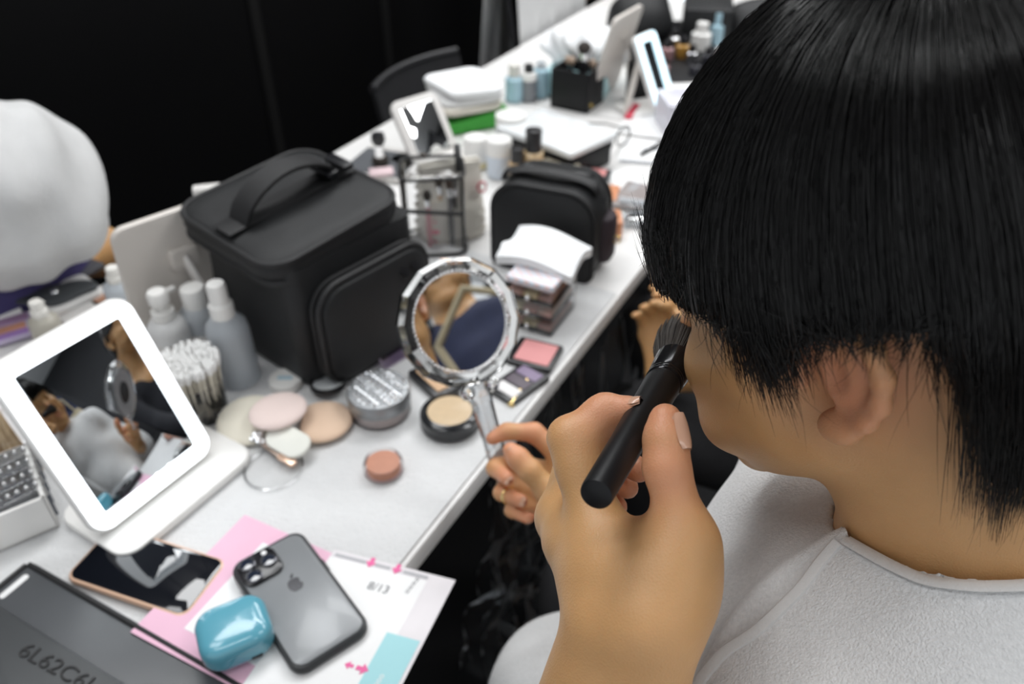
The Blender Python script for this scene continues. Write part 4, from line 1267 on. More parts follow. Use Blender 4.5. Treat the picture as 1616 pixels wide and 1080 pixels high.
# ------------------------------------------------------------------ black toiletry bag
A0, B0, C0 = P(775, 420), P(930, 452), P(975, 395)
x = B0 - A0; Lx = x.length; x.normalize(); yb = Vector((-x.y, x.x, 0)); Ly = .115
Hh = height_at(B0, 905, 318)
cc = A0 + x * Lx / 2 + yb * Ly / 2
tb = thing('toiletry_bag', 'black soft toiletry bag with a curved strap, behind the clear drawers', 'toiletry bag', (cc.x, cc.y, TABLE_H), math.atan2(x.y, x.x))
def arch(w, h, r, n=8):
    out = [(-w / 2 + .012, 0), (w / 2 - .012, 0)]
    for c_, a0 in (((w / 2 - .01, .01), -60),):
        pass
    o = [(-w / 2, .012), (-w / 2 + .004, .004), (-w / 2 + .012, 0), (w / 2 - .012, 0), (w / 2 - .004, .004), (w / 2, .012)]
    for k in range(n + 1):
        a_ = math.radians(90 * k / n); o.append((w / 2 - r + r * math.cos(a_), h - r + r * math.sin(a_)))
    for k in range(n + 1):
        a_ = math.radians(90 + 90 * k / n); o.append((-w / 2 + r + r * math.cos(a_), h - r + r * math.sin(a_)))
    return o
m = MB(); R = []
for f, ins in ((0, .012), (.04, .003), (.15, 0), (.5, -.004), (.85, 0), (.96, .003), (1, .012)):
    R.append([(x_ * (1 - 2 * ins / Lx), -Ly / 2 + Ly * f, z_ * (1 - ins / Hh) + (0 if z_ > .02 else 0)) for x_, z_ in arch(Lx, Hh, .045)])
m.loft(R); m.build('body', M['black_fabric'], tb)
for f in (.07, .80):
    m = MB(); m.tube([(x_ * 1.003, -Ly / 2 + Ly * f, z_ * 1.003 + .0005) for x_, z_ in arch(Lx, Hh, .045)], .0035, 8, closed=True); m.build('piping', trm, tb)
m = MB(); m.tube([(Lx * .5 * math.sin(a_) * .94, -Ly * .12 , Hh + .016 * math.cos(a_ * 1.1) - .002 - (.05 * max(0, abs(a_) - 1.2))) for a_ in np.linspace(-1.35, 1.35, 25)], [.012] * 25, 8, flat=.3); m.build('strap', trm, tb)
m = MB(); m.tube([(Lx * .5 * math.sin(a_) * .80, Ly * .12, Hh + .003 - .03 * max(0, abs(a_) - 1.1)) for a_ in np.linspace(-1.2, 1.2, 15)], .003, 8); m.build('zip', M['black_plastic'], tb)
m = MB(); m.slab(.05, .05, .08, .02, .01, TR(Lx / 2 - .006, Ly * .05, .015)); m.build('end_pocket', col('aubergine_fabric', (.030, .020, .026), .7), tb)
m = MB(); m.tube([(Lx / 2 + .022 + .006 * math.sin(a_), Ly * .02, .055 + .006 * math.cos(a_)) for a_ in np.linspace(0, 6.283, 17)[:-1]], .0016, 6, closed=True); m.build('zip_ring', M['gold'], tb)

# ------------------------------------------------------------------ clear drawer box with palettes and tissue
A0, B0, C0 = P(797, 513), P(870, 535), P(902, 490)
x = B0 - A0; Lx = x.length; x.normalize(); yb = Vector((-x.y, x.x, 0)); Ly = .085
Hh = height_at(B0, 870, 466)
cc = A0 + x * Lx / 2 + yb * Ly / 2
db = thing('drawer_box', 'clear acrylic drawer box full of palettes, under a white tissue', 'drawer box', (cc.x, cc.y, TABLE_H), math.atan2(x.y, x.x))
m = MB(); m.slab(Lx, Ly, Hh, .003, .001); m.build('shell', M['clear_soft'], db)
for k in range(3):
    m = MB(); m.slab(Lx * .95, Ly * .95, Hh * .06, .002, .0005, TR(0, 0, Hh * (.03 + .32 * k))); dr = m.build('drawer', M['clear_soft'], db)
    for j, c in enumerate((((.66, .36, .28), (.74, .64, .38), (.55, .32, .28)), ((.74, .68, .44), (.62, .38, .32), (.70, .54, .46)), ((.60, .36, .30), (.72, .62, .38), (.45, .28, .25)))[k]):
        m = MB(); m.slab(Lx * .27, Ly * .88, Hh * .10, .001, .0005, TR(Lx * (-.31 + .31 * j), 0, Hh * (.10 + .32 * k))); m.build('palette', col('palette_%d%d' % (k, j), c, .4), dr)
    m = MB(); m.ball((0, -Ly / 2 - .003, Hh * (.17 + .32 * k)), .004, 10, 6); m.build('knob', M['chrome'], dr)
m = MB(); m.slab(Lx * .98, Ly * .98, .010, .003, .002, TR(0, 0, Hh + .0002))
chk = mat('gingham_cover', (.70, .68, .70), .5, var=0)
nt = chk.node_tree; tcn = nt.nodes.new('ShaderNodeTexCoord'); ck = nt.nodes.new('ShaderNodeTexChecker'); ck.inputs['Scale'].default_value = 130
ck.inputs[1].default_value = (.76, .60, .60, 1); ck.inputs[2].default_value = (.66, .72, .80, 1)
nt.links.new(tcn.outputs['Object'], ck.inputs[0]); nt.links.new(ck.outputs[0], nt.nodes['Principled BSDF'].inputs['Base Color'])
m.build('gingham_lid', chk, db)
# folded tissue on top
tq0 = Vector((cc.x, cc.y, TABLE_H + Hh + .0105))
def tissue_fn(u, v):
    x_ = -.066 + .114 * u; y_ = -.012 + .078 * v
    h = .013 + .008 * math.sin(u * 3.1) + .005 * math.sin(v * 7 + u * 4) - .020 * max(0, .25 - v) 
    if v < .2: h *= .75
    return (x_, y_, h)
m = MB(); m.grid(tissue_fn, 14, 12, thick=.0125); o = m.build('folded_tissue', M['tissue'], None, angle=60, loc=tq0, yaw=math.atan2(x.y, x.x) + .02)
tag(o, 'white folded tissue lying on top of the clear drawer box', 'tissue')

# ------------------------------------------------------------------ bottles, swabs
def spray_bottle(name, label, uv, top, r, bodym, capm, style, group='skincare bottles beside the black case'):
    b = P(*uv); H = height_at(b, *top)
    t = thing(name, label, 'bottle', (b.x, b.y, TABLE_H + CL), random.random() * 3, group)
    if style == 'spray':
        m = MB(); m.lathe([(r * .9, 0), (r, .003), (r, H * .52), (r * .93, H * .60), (r * .62, H * .67), (r * .5, H * .69)], seg=32); m.build('bottle_body', bodym, t)
        m = MB(); m.lathe([(r * .56, H * .685), (r * .56, H * .80), (r * .44, H * .82), (r * .44, H * .97), (r * .38, H), (.0001, H)], seg=28); m.build('spray_cap', capm, t)
        m = MB(); m.tube([(r * .40, 0, H * .93), (r * .52, 0, H * .93)], .0022, 8); m.build('nozzle', capm, t)
    elif style == 'pump':
        m = MB(); m.lathe([(r * .9, 0), (r, .003), (r, H * .55), (r * .8, H * .62), (r * .5, H * .66)], seg=32); m.build('bottle_body', bodym, t)
        m = MB(); m.lathe([(r * .55, H * .66), (r * .55, H * .76), (r * .25, H * .77), (r * .25, H * .86)], seg=24); m.build('collar', capm, t)
        m = MB(); m.lathe([(r * .48, H * .86), (r * .50, H * .97), (r * .40, H), (.0001, H)], seg=24); m.tube([(0, 0, H * .94), (r * .95, 0, H * .92)], r * .14, 8); m.build('pump_head', capm, t)
    else:
        m = MB(); m.lathe([(r * .9, 0), (r, .003), (r, H * .68), (r * .75, H * .75)], seg=32); m.build('bottle_body', bodym, t)
        m = MB(); m.lathe([(r * .70, H * .745), (r * .70, H * .97), (r * .62, H), (.0001, H)], seg=28); m.build('screw_cap', capm, t)
    m = MB(); m.lathe([(r * 1.004, H * .14), (r * 1.004, H * .42)], seg=32, cap0=False, cap1=False); m.build('label_band', bodym if style == 'spray' else M['grey_white'], t)
    return t
wp = M['white_plastic']; iv = mat('warm_white_plastic', (.70, .68, .64), .4, var=.02)
spray_bottle('spray_bottle', 'frosted blue-grey spray bottle standing right behind the cotton swabs', (380, 600), (343, 450), .0265, M['frosted'], wp, 'spray')
spray_bottle('screw_bottle', 'frosted bottle with a white screw cap between the pump and the spray bottle', (333, 560), (308, 456), .023, M['frosted'], wp, 'cap')
spray_bottle('pump_bottle', 'white pump bottle behind the cotton swabs', (285, 580), (262, 462), .026, mat('milky_plastic', (.74, .74, .74), .35, var=.02, trans=.15), wp, 'pump')
spray_bottle('spray_bottle', 'clear spray bottle by the leaning grey mirror back', (200, 490), (180, 424), .021, M['frosted'], iv, 'spray')
spray_bottle('spray_bottle', 'small beige spray bottle beside the lilac palettes', (85, 545), (64, 478), .020, mat('beige_glass', (.55, .52, .45), .3, var=.03, trans=.3), iv, 'spray')

sc_ = P(322, 652); sH = .085
t = thing('swab_cup', 'clear cup packed with cotton swabs behind the lit mirror', 'cup', (sc_.x, sc_.y, TABLE_H + CL))
m = MB(); m.lathe([(.030, 0), (.031, .002), (.031, .052), (.0305, .053), (.0300, .052), (.0298, .003), (.0001, .003)], seg=36); m.build('cup', M['clear'], t)
sw = MB(); sw.use(col('swab_stick', (.70, .66, .56), .8)); sw.tube([(0, 0, .004), (0, 0, .072)], .0011, 6)
sw.use(col('cotton', (.84, .84, .83), .95)); sw.lathe([(.0008, .066), (.0027, .068), (.0034, .074), (.0031, .080), (.0012, .082), (.0001, .0825)], seg=8)
sw0 = None; rs = np.random.default_rng(4); k = 0
for ring_, n_ in ((0, 1), (.0055, 6), (.011, 12), (.0165, 18), (.022, 24), (.0265, 28)):
    for i in range(n_):
        a_ = 2 * math.pi * i / n_ + rs.random() * .2
        if sw0 is None: sw0 = sw.build('cotton_swab', None); o = sw0
        else: o = sw0.copy(); COL.objects.link(o)
        o.location = (sc_.x + ring_ * math.cos(a_), sc_.y + ring_ * math.sin(a_), TABLE_H + CL + .001 + rs.random() * .004)
        ln = ring_ / .0265 * .09
        o.rotation_euler = (-math.sin(a_) * ln, math.cos(a_) * ln, 0)
        tag(o, 'white cotton swab standing in the packed clear cup', 'cotton swab', 'cotton swabs in the clear cup')

# ------------------------------------------------------------------ grey mirror seen from behind
t2 = Tilt(P(222, 548, .004), P(352, 492, .004), (170, 366))
bm_ = thing('tabletop_mirror', 'grey-white tabletop mirror seen from its back, between the bottles and the black case', 'mirror', t2.o, rot=t2.rot)
m = MB(); m.slab(t2.w, t2.l, .010, .018, .003, TR(0, t2.l / 2, -.005), seg=8); m.build('back_panel', M['ivory_plastic'], bm_)
m = MB(); m.slab(t2.w - .02, t2.l - .02, .001, .012, .0003, TR(0, t2.l / 2, -.0062)); m.build('mirror_glass', M['mirror'], bm_)
inv = t2.M.inverted()
top_ = Vector((.018, t2.l * .66, .008)); footw = t2.o - Vector((0, 0, .002)) + Vector((t2.z.x, t2.z.y, 0)).normalized() * .085 + t2.x * .035
foot = inv @ footw
m = MB(); m.tube([top_, (top_ + foot) / 2, foot], [.013, .012, .013], 10, flat=.35, up=(1, 0, 0)); m.build('stand_arm', M['grey_white'], bm_)
m = MB(); m.slab(.036, .030, .012, .005, .003, TR(top_.x, top_.y, .004)); m.build('hinge', M['ivory_plastic'], bm_)

# white box behind the case
b = P(352, 400); t3h = height_at(b, 347, 294)
m = MB(); m.slab(.040, .018, t3h, .002, .001); o = m.build('paper_box', M['grey_white'], None, loc=(b.x, b.y, TABLE_H), yaw=.25)
tag(o, 'small white carton standing behind the black cosmetics case', 'box')

# ------------------------------------------------------------------ left front: tray, lash cases, stick cup
q = Rect((-70, 905), (96, 833), (70, 745), 0)
t = thing('storage_tray', 'white shallow tray at the left edge, holding the glittering lash cases', 'tray', q.c, q.yaw); t.location.z = TABLE_H + CL
hT = .045
m = MB()
for sx in (-1, 1): m.slab(.004, q.l, hT, .001, .0005, TR(sx * (q.w / 2 - .002), 0, 0))
for sy in (-1, 1): m.slab(q.w, .004, hT, .001, .0005, TR(0, sy * (q.l / 2 - .002), 0))
m.build('side_walls', wp, t)
m = MB(); m.slab(q.w, q.l, .003, .001, .0005); m.build('tray_floor', wp, t)
for i in range(4):
    o = thing('lash_case', 'clear lash case with a dark base and silver studs, %s in the white tray' % ('nearest', 'second', 'third', 'farthest')[i], 'lash case', q.c + q.y * (-.030 + .021 * i) * (1 if q.l > 0 else 1) + q.x * .01, q.yaw + .10, 'lash cases in the white tray')
    o.location.z = TABLE_H + CL + .0032
    m = MB(); m.slab(q.w * .85, .018, .030, .002, .001); m.build('base', col('slate_plastic', (.08, .09, .11), .2, metal=.4), o)
    m = MB(); m.slab(q.w * .85, .018, .014, .002, .001, TR(0, 0, .0302)); m.build('clear_lid', M['clear_soft'], o)
    m = MB()
    for j in range(9): m.ball((q.w * (-.36 + .09 * j), 0, .0452), .0026, 8, 5)
    m.build('studs', M['chrome'], o)
b = P(18, 735)
t = thing('stick_cup', 'clear square cup of pale wooden sticks at the left edge', 'cup', (b.x, b.y, TABLE_H + CL), .5)
m = MB(); m.slab(.066, .066, .055, .004, .001); m.build('cup', M['clear'], t)
st0 = None
for i in range(14):
    if st0 is None:
        mm = MB(); mm.slab(.0022, .006, .088, .0008, .0003); st0 = mm.build('wooden_stick', col('birch_wood', (.58, .44, .28), .7, var=.12, nscale=80)); o = st0
    else: o = st0.copy(); COL.objects.link(o)
    o.location = (b.x + (-.022 + .015 * (i % 4)), b.y - .02 + .012 * (i // 4), TABLE_H + CL + .002); o.rotation_euler = (rs.normal() * .05, rs.normal() * .06, rs.random() * 3)
    tag(o, 'pale wooden stick standing in the clear square cup', 'stick', 'wooden sticks in the clear cup')

# ------------------------------------------------------------------ left back pile
def slab_thing(name, label, cat, A, B, C, h, m_, r=.004, bev=.0015, base=0.0, parts=None, group=None):
    q = Rect(A, B, C, base + h)
    t = thing(name, label, cat, q.c, q.yaw, group); t.location.z = TABLE_H + base
    mm = MB(); mm.slab(q.w, q.l, h, r, bev); mm.build('body' if parts is None else parts[0], m_, t)
    if parts:
        for nm, m2, fx, fy, fw, fl, hh in parts[1:]:
            mm = MB(); mm.slab(q.w * fw, q.l * fl, hh, min(r, .003), min(.0005, hh * .3), TR(q.w * fx, q.l * fy, h)); mm.build(nm, m2, t)
    return t
lil = col('lilac_plastic', (.52, .45, .62), .25, coat=.4)
slab_thing('eyeshadow_palette', 'open lilac palette with mauve and copper shadows at the left edge', 'palette', (-20, 545), (56, 522), (52, 488), .008, lil, base=.002,
           parts=('case', ('pan', col('mauve_pan', (.30, .18, .30), .5), 0, .28, .9, .3, .001), ('pan', col('copper_pan', (.50, .24, .16), .5), -.05, -.08, .8, .28, .001), ('pan', col('violet_pan', (.34, .20, .48), .5), .0, -.36, .9, .22, .001)))
slab_thing('palette_lid', 'white flat case behind the open lilac palette', 'case', (-25, 508), (34, 488), (24, 466), .012, M['white_plastic'], base=.002)
slab_thing('makeup_tray', 'white tray with a dark leaf-shaped insert behind the small spray bottles', 'tray', (72, 497), (165, 457), (140, 425), .018, M['white_plastic'], r=.012, base=0)
q = P(88, 465, .02)
m = MB(); R = []
for z_, sc in ((0, .92), (.002, 1), (.006, 1), (.008, .9)): R.append([(.058 * sc * math.cos(a_) * (1 - .18 * math.sin(a_) ** 2), .026 * sc * math.sin(a_) * (1 + .25 * math.sin(3 * a_)), z_) for a_ in np.linspace(0, 6.283, 41)[:-1]])
m.loft(R); t = thing('sponge_case', 'dark grey leaf-shaped case lying on the white tray', 'case', (q.x, q.y, TABLE_H + .0182), .35); m.build('shell', col('dark_grey_case', (.06, .065, .07), .4), t)
m = MB(); m.lathe([(.007, .0078), (.006, .0095), (.0001, .010)], seg=16); m.build('round_emblem', M['chrome'], t)
slab_thing('copper_palette', 'small copper palette in front of the white tray', 'palette', (88, 505), (115, 492), (110, 482), .008, col('copper_case', (.50, .27, .18), .4))
slab_thing('copper_palette', 'tiny copper palette beside the clear spray bottle', 'palette', (150, 478), (172, 470), (168, 458), .010, M['copper_case'])
slab_thing('clear_box', 'clear lidded box between the two spray bottles at the left', 'box', (105, 520), (170, 488), (160, 465), .018, M['clear_soft'], base=0, parts=('shell', ('contents', M['grey_white'], 0, 0, .8, .7, .002)))
slab_thing('palette_lid', 'grey mirrored lid lying behind the white tray at the table back', 'lid', (120, 440), (165, 415), (150, 400), .008, col('slate_lid', (.10, .10, .11), .3), base=0)
# ------------------------------------------------------------------ things farther along the table
# tablet-like mirror
ta = Tilt(P(657, 266, .004), P(727, 241, .004), (606, 172))
lean_ = Matrix.Rotation(math.radians(12), 4, ta.x); ta.y, ta.z = lean_ @ ta.y, lean_ @ ta.z; ta.M = frame_matrix(ta.o, ta.x, ta.y, ta.z); ta.rot = ta.M.to_euler()
t = thing('tabletop_mirror', 'white-framed tilted mirror showing a dark reflection, behind the beige pouch', 'mirror', ta.o, rot=ta.rot)
m = MB(); m.slab(ta.w, ta.l, .012, .018, .003, TR(0, ta.l / 2, -.012), seg=8); m.build('mirror_frame', M['grey_white'], t)
m = MB(); m.slab(ta.w - .032, ta.l - .032, .0012, .004, .0003, TR(0, ta.l / 2, -.0005)); m.build('mirror_glass', M['mirror'], t)
inv = ta.M.inverted(); ctr = Vector((ta.o.x, ta.o.y, TABLE_H))
m = MB(); m.slab(ta.w + .03, .11, .012, .02, .004, inv @ Matrix.Translation(ctr) @ Matrix.Rotation(math.atan2(ta.x.y, ta.x.x), 4, 'Z') @ TR(-.012, .01, 0), seg=8); m.build('base_tray', M['grey_white'], t)
# grey tray with a kabuki brush
slab_thing('shadow_board', 'dark grey board with a white back edge, carrying a stubby brush behind the black case', 'board', (536, 268), (632, 284), (638, 236), .010, col('board_white', (.62, .60, .58), .4), parts=('board', ('grey_panel', col('board_grey', (.10, .105, .115), .5), 0, -.06, .95, .82, .002)))
b = P(601, 260, .012)
t = thing('stubby_brush', 'stubby black brush standing bristles down on a pink pad', 'makeup brush', (b.x, b.y, TABLE_H + .0125))
m = MB(); m.lathe([(.014, 0), (.017, .008), (.013, .017)], seg=20); m.build('bristles', col('dark_bristle', (.03, .024, .02), .8), t)
m = MB(); m.lathe([(.010, .016), (.008, .028), (.009, .040)], seg=20); m.build('ferrule', M['chrome'], t)
m = MB(); m.lathe([(.009, .040), (.014, .050), (.012, .062), (.0001, .064)], seg=20); m.build('handle', M['black_plastic'], t)
m = MB(); m.slab(.045, .03, .006, .004, .001); o = m.build('pink_pad', col('pink_pad', (.62, .48, .50), .6), None, loc=P(602, 274, .012) - Vector((0, 0, 0)), yaw=.2); o.location.z = TABLE_H + .0125
tag(o, 'pale pink pad lying on the dark grey board in front of the stubby brush', 'pad')

# beige pouch and the clear piped bag
def soft_pouch(name, label, A, B, depth, topuv, m_, seedv, amp=.006, zipm=None):
    a, b = P(*A), P(*B); x = (b - a); L = x.length; x.normalize(); y = Vector((-x.y, x.x, 0)); c = a + x * L / 2 + y * depth / 2
    H = height_at(b, *topuv)
    t = thing(name, label, 'pouch', (c.x, c.y, TABLE_H), math.atan2(x.y, x.x))
    r_ = np.random.default_rng(seedv).random(6) * 6
    mm = MB(); R = []
    for k in range(17):
        f = k / 16
        ww = L * (1 - .08 * f); dd = depth * (1 - .80 * f ** 1.6) * (.9 if k == 0 else 1)
        R.append([(x_ + amp * math.sin(40 * y_ + 50 * f + r_[0]), y_ + amp * math.sin(37 * x_ + 9 * f + r_[1]) * math.sin(6 * f + r_[2]), H * f + amp * .6 * math.sin(30 * x_ + r_[3]) * f) for x_, y_ in rrect(ww, dd, dd * .4, 8)])
    mm.loft(R); mm.build('body', m_, t)
    mm = MB(); mm.tube([(-L * .45 + L * .9 * i / 12, amp * math.sin(37 * (-L * .45 + L * .9 * i / 12) + 9 + r_[1]) * math.sin(6 + r_[2]), H + .002 + amp * .6 * math.sin(30 * (-L * .45 + L * .9 * i / 12) + r_[3])) for i in range(13)], .0035, 8); mm.build('zip', zipm or m_, t)
    return t, L, H
beige = col('beige_vinyl', (.60, .57, .51), .38, var=.06, coat=.2)
pch, L_, H_ = soft_pouch('beige_pouch', 'beige crinkled pouch between the clear piped bag and the black toiletry bag', (672, 392), (775, 372), .075, (772, 262), beige, 3)
m = MB(); m.tube([(.007 * math.cos(a_), 0, .009 * math.sin(a_)) for a_ in np.linspace(0, 6.283, 17)[:-1]], .0018, 6, closed=True, T=TR(L_ * .40, -.030, H_ * .70)); m.build('red_print', col('red_print', (.60, .14, .17), .5), pch)
a, b = P(640, 410), P(738, 405); x = (b - a); Lx = x.length; x.normalize(); yb = Vector((-x.y, x.x, 0)); Ly, Hh = .085, height_at(b, 705, 278)
cc = a + x * Lx / 2 + yb * Ly / 2
cb = thing('clear_bag', 'clear vinyl bag with black piping full of brushes and tubes, beside the black case', 'bag', (cc.x, cc.y, TABLE_H), math.atan2(x.y, x.x))
m = MB(); m.slab(Lx, Ly, Hh, .02, .008); m.build('vinyl', M['clear_soft'], cb)
pipe = MB()
for z_ in (.006, Hh - .004): pipe.tube([(x_, y_, z_) for x_, y_ in rrect(Lx, Ly, .02, 5)], .0028, 7, closed=True)
for sx, sy in ((-1, -1), (1, -1), (1, 1), (-1, 1)): pipe.tube([(sx * (Lx / 2 - .005), sy * (Ly / 2 - .005), .006), (sx * (Lx / 2 - .004), sy * (Ly / 2 - .004), Hh - .004)], .0024, 7)
pipe.tube([(-Lx * .45, -Ly / 2 - .001, Hh * .62), (Lx * .45, -Ly / 2 - .001, Hh * .55)], .0035, 7)
pipe.build('piping', trm, cb)
m = MB(); m.tube([(Lx * .42, Ly * .3 * math.cos(a_), Hh + .030 * math.sin(a_)) for a_ in np.linspace(0, math.pi, 13)], .005, 8, flat=.4); m.build('handle', trm, cb)
def standing_brush(name, label, xy, h, r, mh, mt, ph=.25, group=None, lean=(0, 0), z0=.004):
    t = thing(name, label, 'makeup brush', (xy.x, xy.y, TABLE_H + z0), rot=(lean[0], lean[1], 0), group=group)
    m = MB(); m.lathe([(r * .7, 0), (r, h * .3), (r * .8, h * .68), (r * .8, h * .72)], seg=14); m.build('handle', mh, t)
    m = MB(); m.lathe([(r * .85, h * .72), (r * 1.0, h * .84)], seg=14); m.build('ferrule', M['chrome'], t)
    m = MB(); m.lathe([(r * 1.0, h * .84), (r * 1.5, h * .93), (r * .9, h), (.0001, h * 1.003)], seg=14); m.build('bristles', mt, t)
    return t
db_ = M['dark_bristle']
for i, (fx, fy, mm_) in enumerate(((.30, -.10, M['black_plastic']), (.12, .15, col('pale_wood', (.55, .38, .24), .5)), (.38, .2, M['black_plastic']), (-.1, -.1, col('rose_handle', (.50, .22, .24), .3)))):
    p_ = cc + x * Lx * fx * .9 + yb * Ly * fy
    standing_brush('makeup_brush', 'makeup brush with a %s handle inside the clear piped bag' % ('glossy black', 'pale wooden', 'slim black', 'rose red')[i], p_, Hh * (.86, .80, .74, .7)[i], .005, mm_, db_)
pc = P(688, 392)
t = thing('nail_polish', 'small bright pink bottle inside the clear piped bag', 'bottle', (pc.x, pc.y + .02, TABLE_H + .004))
m = MB(); m.lathe([(.010, 0), (.012, .004), (.012, .022), (.006, .028)], seg=18); m.build('bottle_body', col('hot_pink', (.75, .18, .26), .2), t)
m = MB(); m.lathe([(.006, .028), (.0055, .048), (.0001, .0485)], seg=14); m.build('cap', M['hot_pink'], t)

# folded towels, green bag
a, b = P(694, 214), P(806, 196); x = (b - a); Lx = x.length; x.normalize(); yb = Vector((-x.y, x.x, 0))
gc = a + x * Lx / 2 + yb * .07
M['green'] = col('green_nonwoven', (.04, .28, .035), .7, var=.1)
m = MB(); R = []
for f, g in ((0, .96), (.1, 1), (.8, 1.02), (1, .98)): R.append([(x_ * g + .004 * math.sin(40 * y_), y_ * g + .004 * math.sin(35 * x_), .028 * f + .006 * math.sin(18 * x_) * f) for x_, y_ in rrect(Lx, .16, .02, 6)])
m.loft(R); o = m.build('green_bag', M['green'], None, loc=(gc.x, gc.y, TABLE_H), yaw=math.atan2(x.y, x.x)); tag(o, 'bright green folded bag under the white towels', 'bag')
for k, (lab, dz, mm_) in enumerate((('cream folded towel at the bottom of the pile on the green bag', .036, col('cream_towel', (.66, .62, .55), .95, bump=.4, bscale=300)), ('white folded towel in the middle of the pile on the green bag', .053, M['towel']), ('white folded towel on top of the pile on the green bag', .070, M['tissue']))):
    m = MB(); R = []
    for f, g in ((0, .95), (.25, 1.0), (.75, 1.0), (1, .94)): R.append([(x_ * g + .005 * math.sin(30 * y_ + k), y_ * g + .005 * math.sin(31 * x_ + 2 * k), 0.0165 * f + .003 * math.sin(14 * x_ + 3 * k) * math.sin(20 * y_)) for x_, y_ in rrect(Lx * (.92 - .06 * k), .15, .03, 6)])
    m.loft(R); o = m.build('folded_towel', mm_, None, loc=(gc.x, gc.y, TABLE_H + dz), yaw=math.atan2(x.y, x.x) + .05 * k); tag(o, lab, 'towel')

def lathe_thing(name, label, cat, uv, topuv, r, spec, group=None):
    """spec: (part name, material, [(radius factor, height factor), ...]) ..."""
    b = P(*uv); H = height_at(b, *topuv)
    t = thing(name, label, cat, (b.x, b.y, TABLE_H), group=group)
    for nm, mm_, prof in spec:
        mm = MB(); mm.lathe([(max(r * a_, .0001), H * c_) for a_, c_ in prof], seg=22); mm.build(nm, mm_, t)
    return t
blu = col('pale_blue_plastic', (.42, .62, .72), .3, var=.03, trans=.2)
tan = col('foundation_tan', (.50, .34, .19), .25, coat=.5)
lathe_thing('cream_jar', 'white cylindrical jar with a pale blue lower half, behind the black toiletry bag', 'jar', (788, 276), (784, 219), .024,
            (('jar_body', col('pale_blue_white', (.62, .68, .76), .4), [(.95, 0), (1, .02), (1, .60)]), ('lid', M['white_plastic'], [(1.02, .60), (1.02, .96), (.95, 1), (0, 1)])))
lathe_thing('foundation_bottle', 'tan foundation bottle with a tall black cap, the nearer one', 'bottle', (816, 292), (812, 232), .016,
            (('bottle_body', tan, [(.95, 0), (1, .03), (1, .60), (.6, .64)]), ('cap', M['black_plastic'], [(.75, .63), (.75, .98), (0, 1)])))
lathe_thing('foundation_bottle', 'golden foundation bottle with a square-shouldered black cap beside the white-topped case', 'bottle', (841, 288), (836, 203), .019,
            (('bottle_body', col('foundation_gold', (.58, .42, .24), .25, coat=.5), [(.95, 0), (1, .03), (1, .58), (.6, .62)]), ('cap', M['black_plastic'], [(.8, .61), (.8, .98), (0, 1)])))
lathe_thing('toner_bottle', 'white jar with a grey body in front of the white-topped case', 'jar', (806, 232), (800, 178), .030,
            (('jar_body', col('grey_frost', (.42, .44, .47), .3, trans=.2), [(.95, 0), (1, .03), (1, .62)]), ('lid', M['white_plastic'], [(1.03, .62), (1.03, .95), (.8, 1), (0, 1)])))
lathe_thing('round_case', 'round cream case lying behind the black toiletry bag', 'compact', (882, 284), (880, 258), .040,
            (('case_base', col('cream_case', (.64, .58, .46), .4), [(.92, 0), (1, .2), (1, .48)]), ('case_lid', M['cream_case'], [(1.01, .52), (1.0, .85), (.85, 1), (0, 1.02)])))
lathe_thing('tube', 'white tube standing by the tilted white-framed mirror', 'tube', (752, 262), (748, 216), .026,
            (('tube_body', M['white_plastic'], [(.9, 0), (1, .05), (1, .8), (.85, 1), (0, 1)]), ('cap_ring', col('pale_yellow', (.68, .60, .36), .5), [(1.02, .05), (1.02, .25)])))

# white-topped flat case
q = Rect((781, 197), (902, 244), (955, 202), .062)
t = thing('flat_case', 'white-topped flat case with a dark base, lying askew across the table', 'case', q.c, q.yaw); t.location.z = TABLE_H
m = MB(); m.slab(q.w * .92, q.l * .9, .044, .008, .003); m.build('dark_base', M['black_matte'], t)
m = MB(); m.slab(q.w, q.l, .012, .010, .003, TR(0, 0, .049) @ RY(-1.0)); m.build('white_top', col('gloss_white', (.72, .74, .75), .15, var=.015), t)
m = MB(); m.tube([(q.w * .46, -q.l * .3, .03), (q.w * .56, -q.l * .45, .012), (q.w * .62, -q.l * .2, .006), (q.w * .70, -q.l * .5, .005)], .003, 8); m.build('cable', M['black_plastic'], t)

# black open box with brushes, blue bottles
a, b = P(868, 168), P(926, 180); x = (b - a); Lx = x.length; x.normalize(); yb = Vector((-x.y, x.x, 0)); Hh = height_at(b, 922, 118)
cc = a + x * Lx / 2 + yb * .045
bx = thing('brush_box', 'black open brush box behind the white-topped case', 'box', (cc.x, cc.y, TABLE_H), math.atan2(x.y, x.x))
m = MB()
for sx in (-1, 1): m.slab(.004, .09, Hh, .001, .0005, TR(sx * (Lx / 2 - .002), 0, 0))
for sy in (-1, 1): m.slab(Lx, .004, Hh, .001, .0005, TR(0, sy * .043, 0))
m.slab(Lx, .09, .004, .001, .0005); m.build('walls', M['black_matte'], bx)
for i, (fx, hh, rr) in enumerate(((.15, 1.55, .011), (-.2, 1.12, .006), (-.34, 1.10, .005), (.3, 1.10, .006))):
    standing_brush('makeup_brush', ('large fluffy black brush rising above the black brush box', 'brush with a beige tip in the middle of the black brush box', 'thin brush at the corner of the black brush box', 'brush leaning at the far side of the black brush box')[i], cc + x * Lx * fx + yb * .006 * (i - 1), Hh * hh, rr, M['black_plastic'], db_ if i == 0 else col('beige_tip', (.45, .34, .26), .8), z0=.0045)
p_ = P(931, 176)
m = MB(); m.tube([(0, 0, .006), (-.02, .02, .012), (-.03, .06, .02)], [.008, .010, .004], 10); o = m.build('mustard_sponge', col('mustard', (.55, .38, .09), .8), None, loc=(p_.x, p_.y, TABLE_H + .004)); tag(o, 'mustard-yellow wedge sponge beside the black brush box', 'sponge')
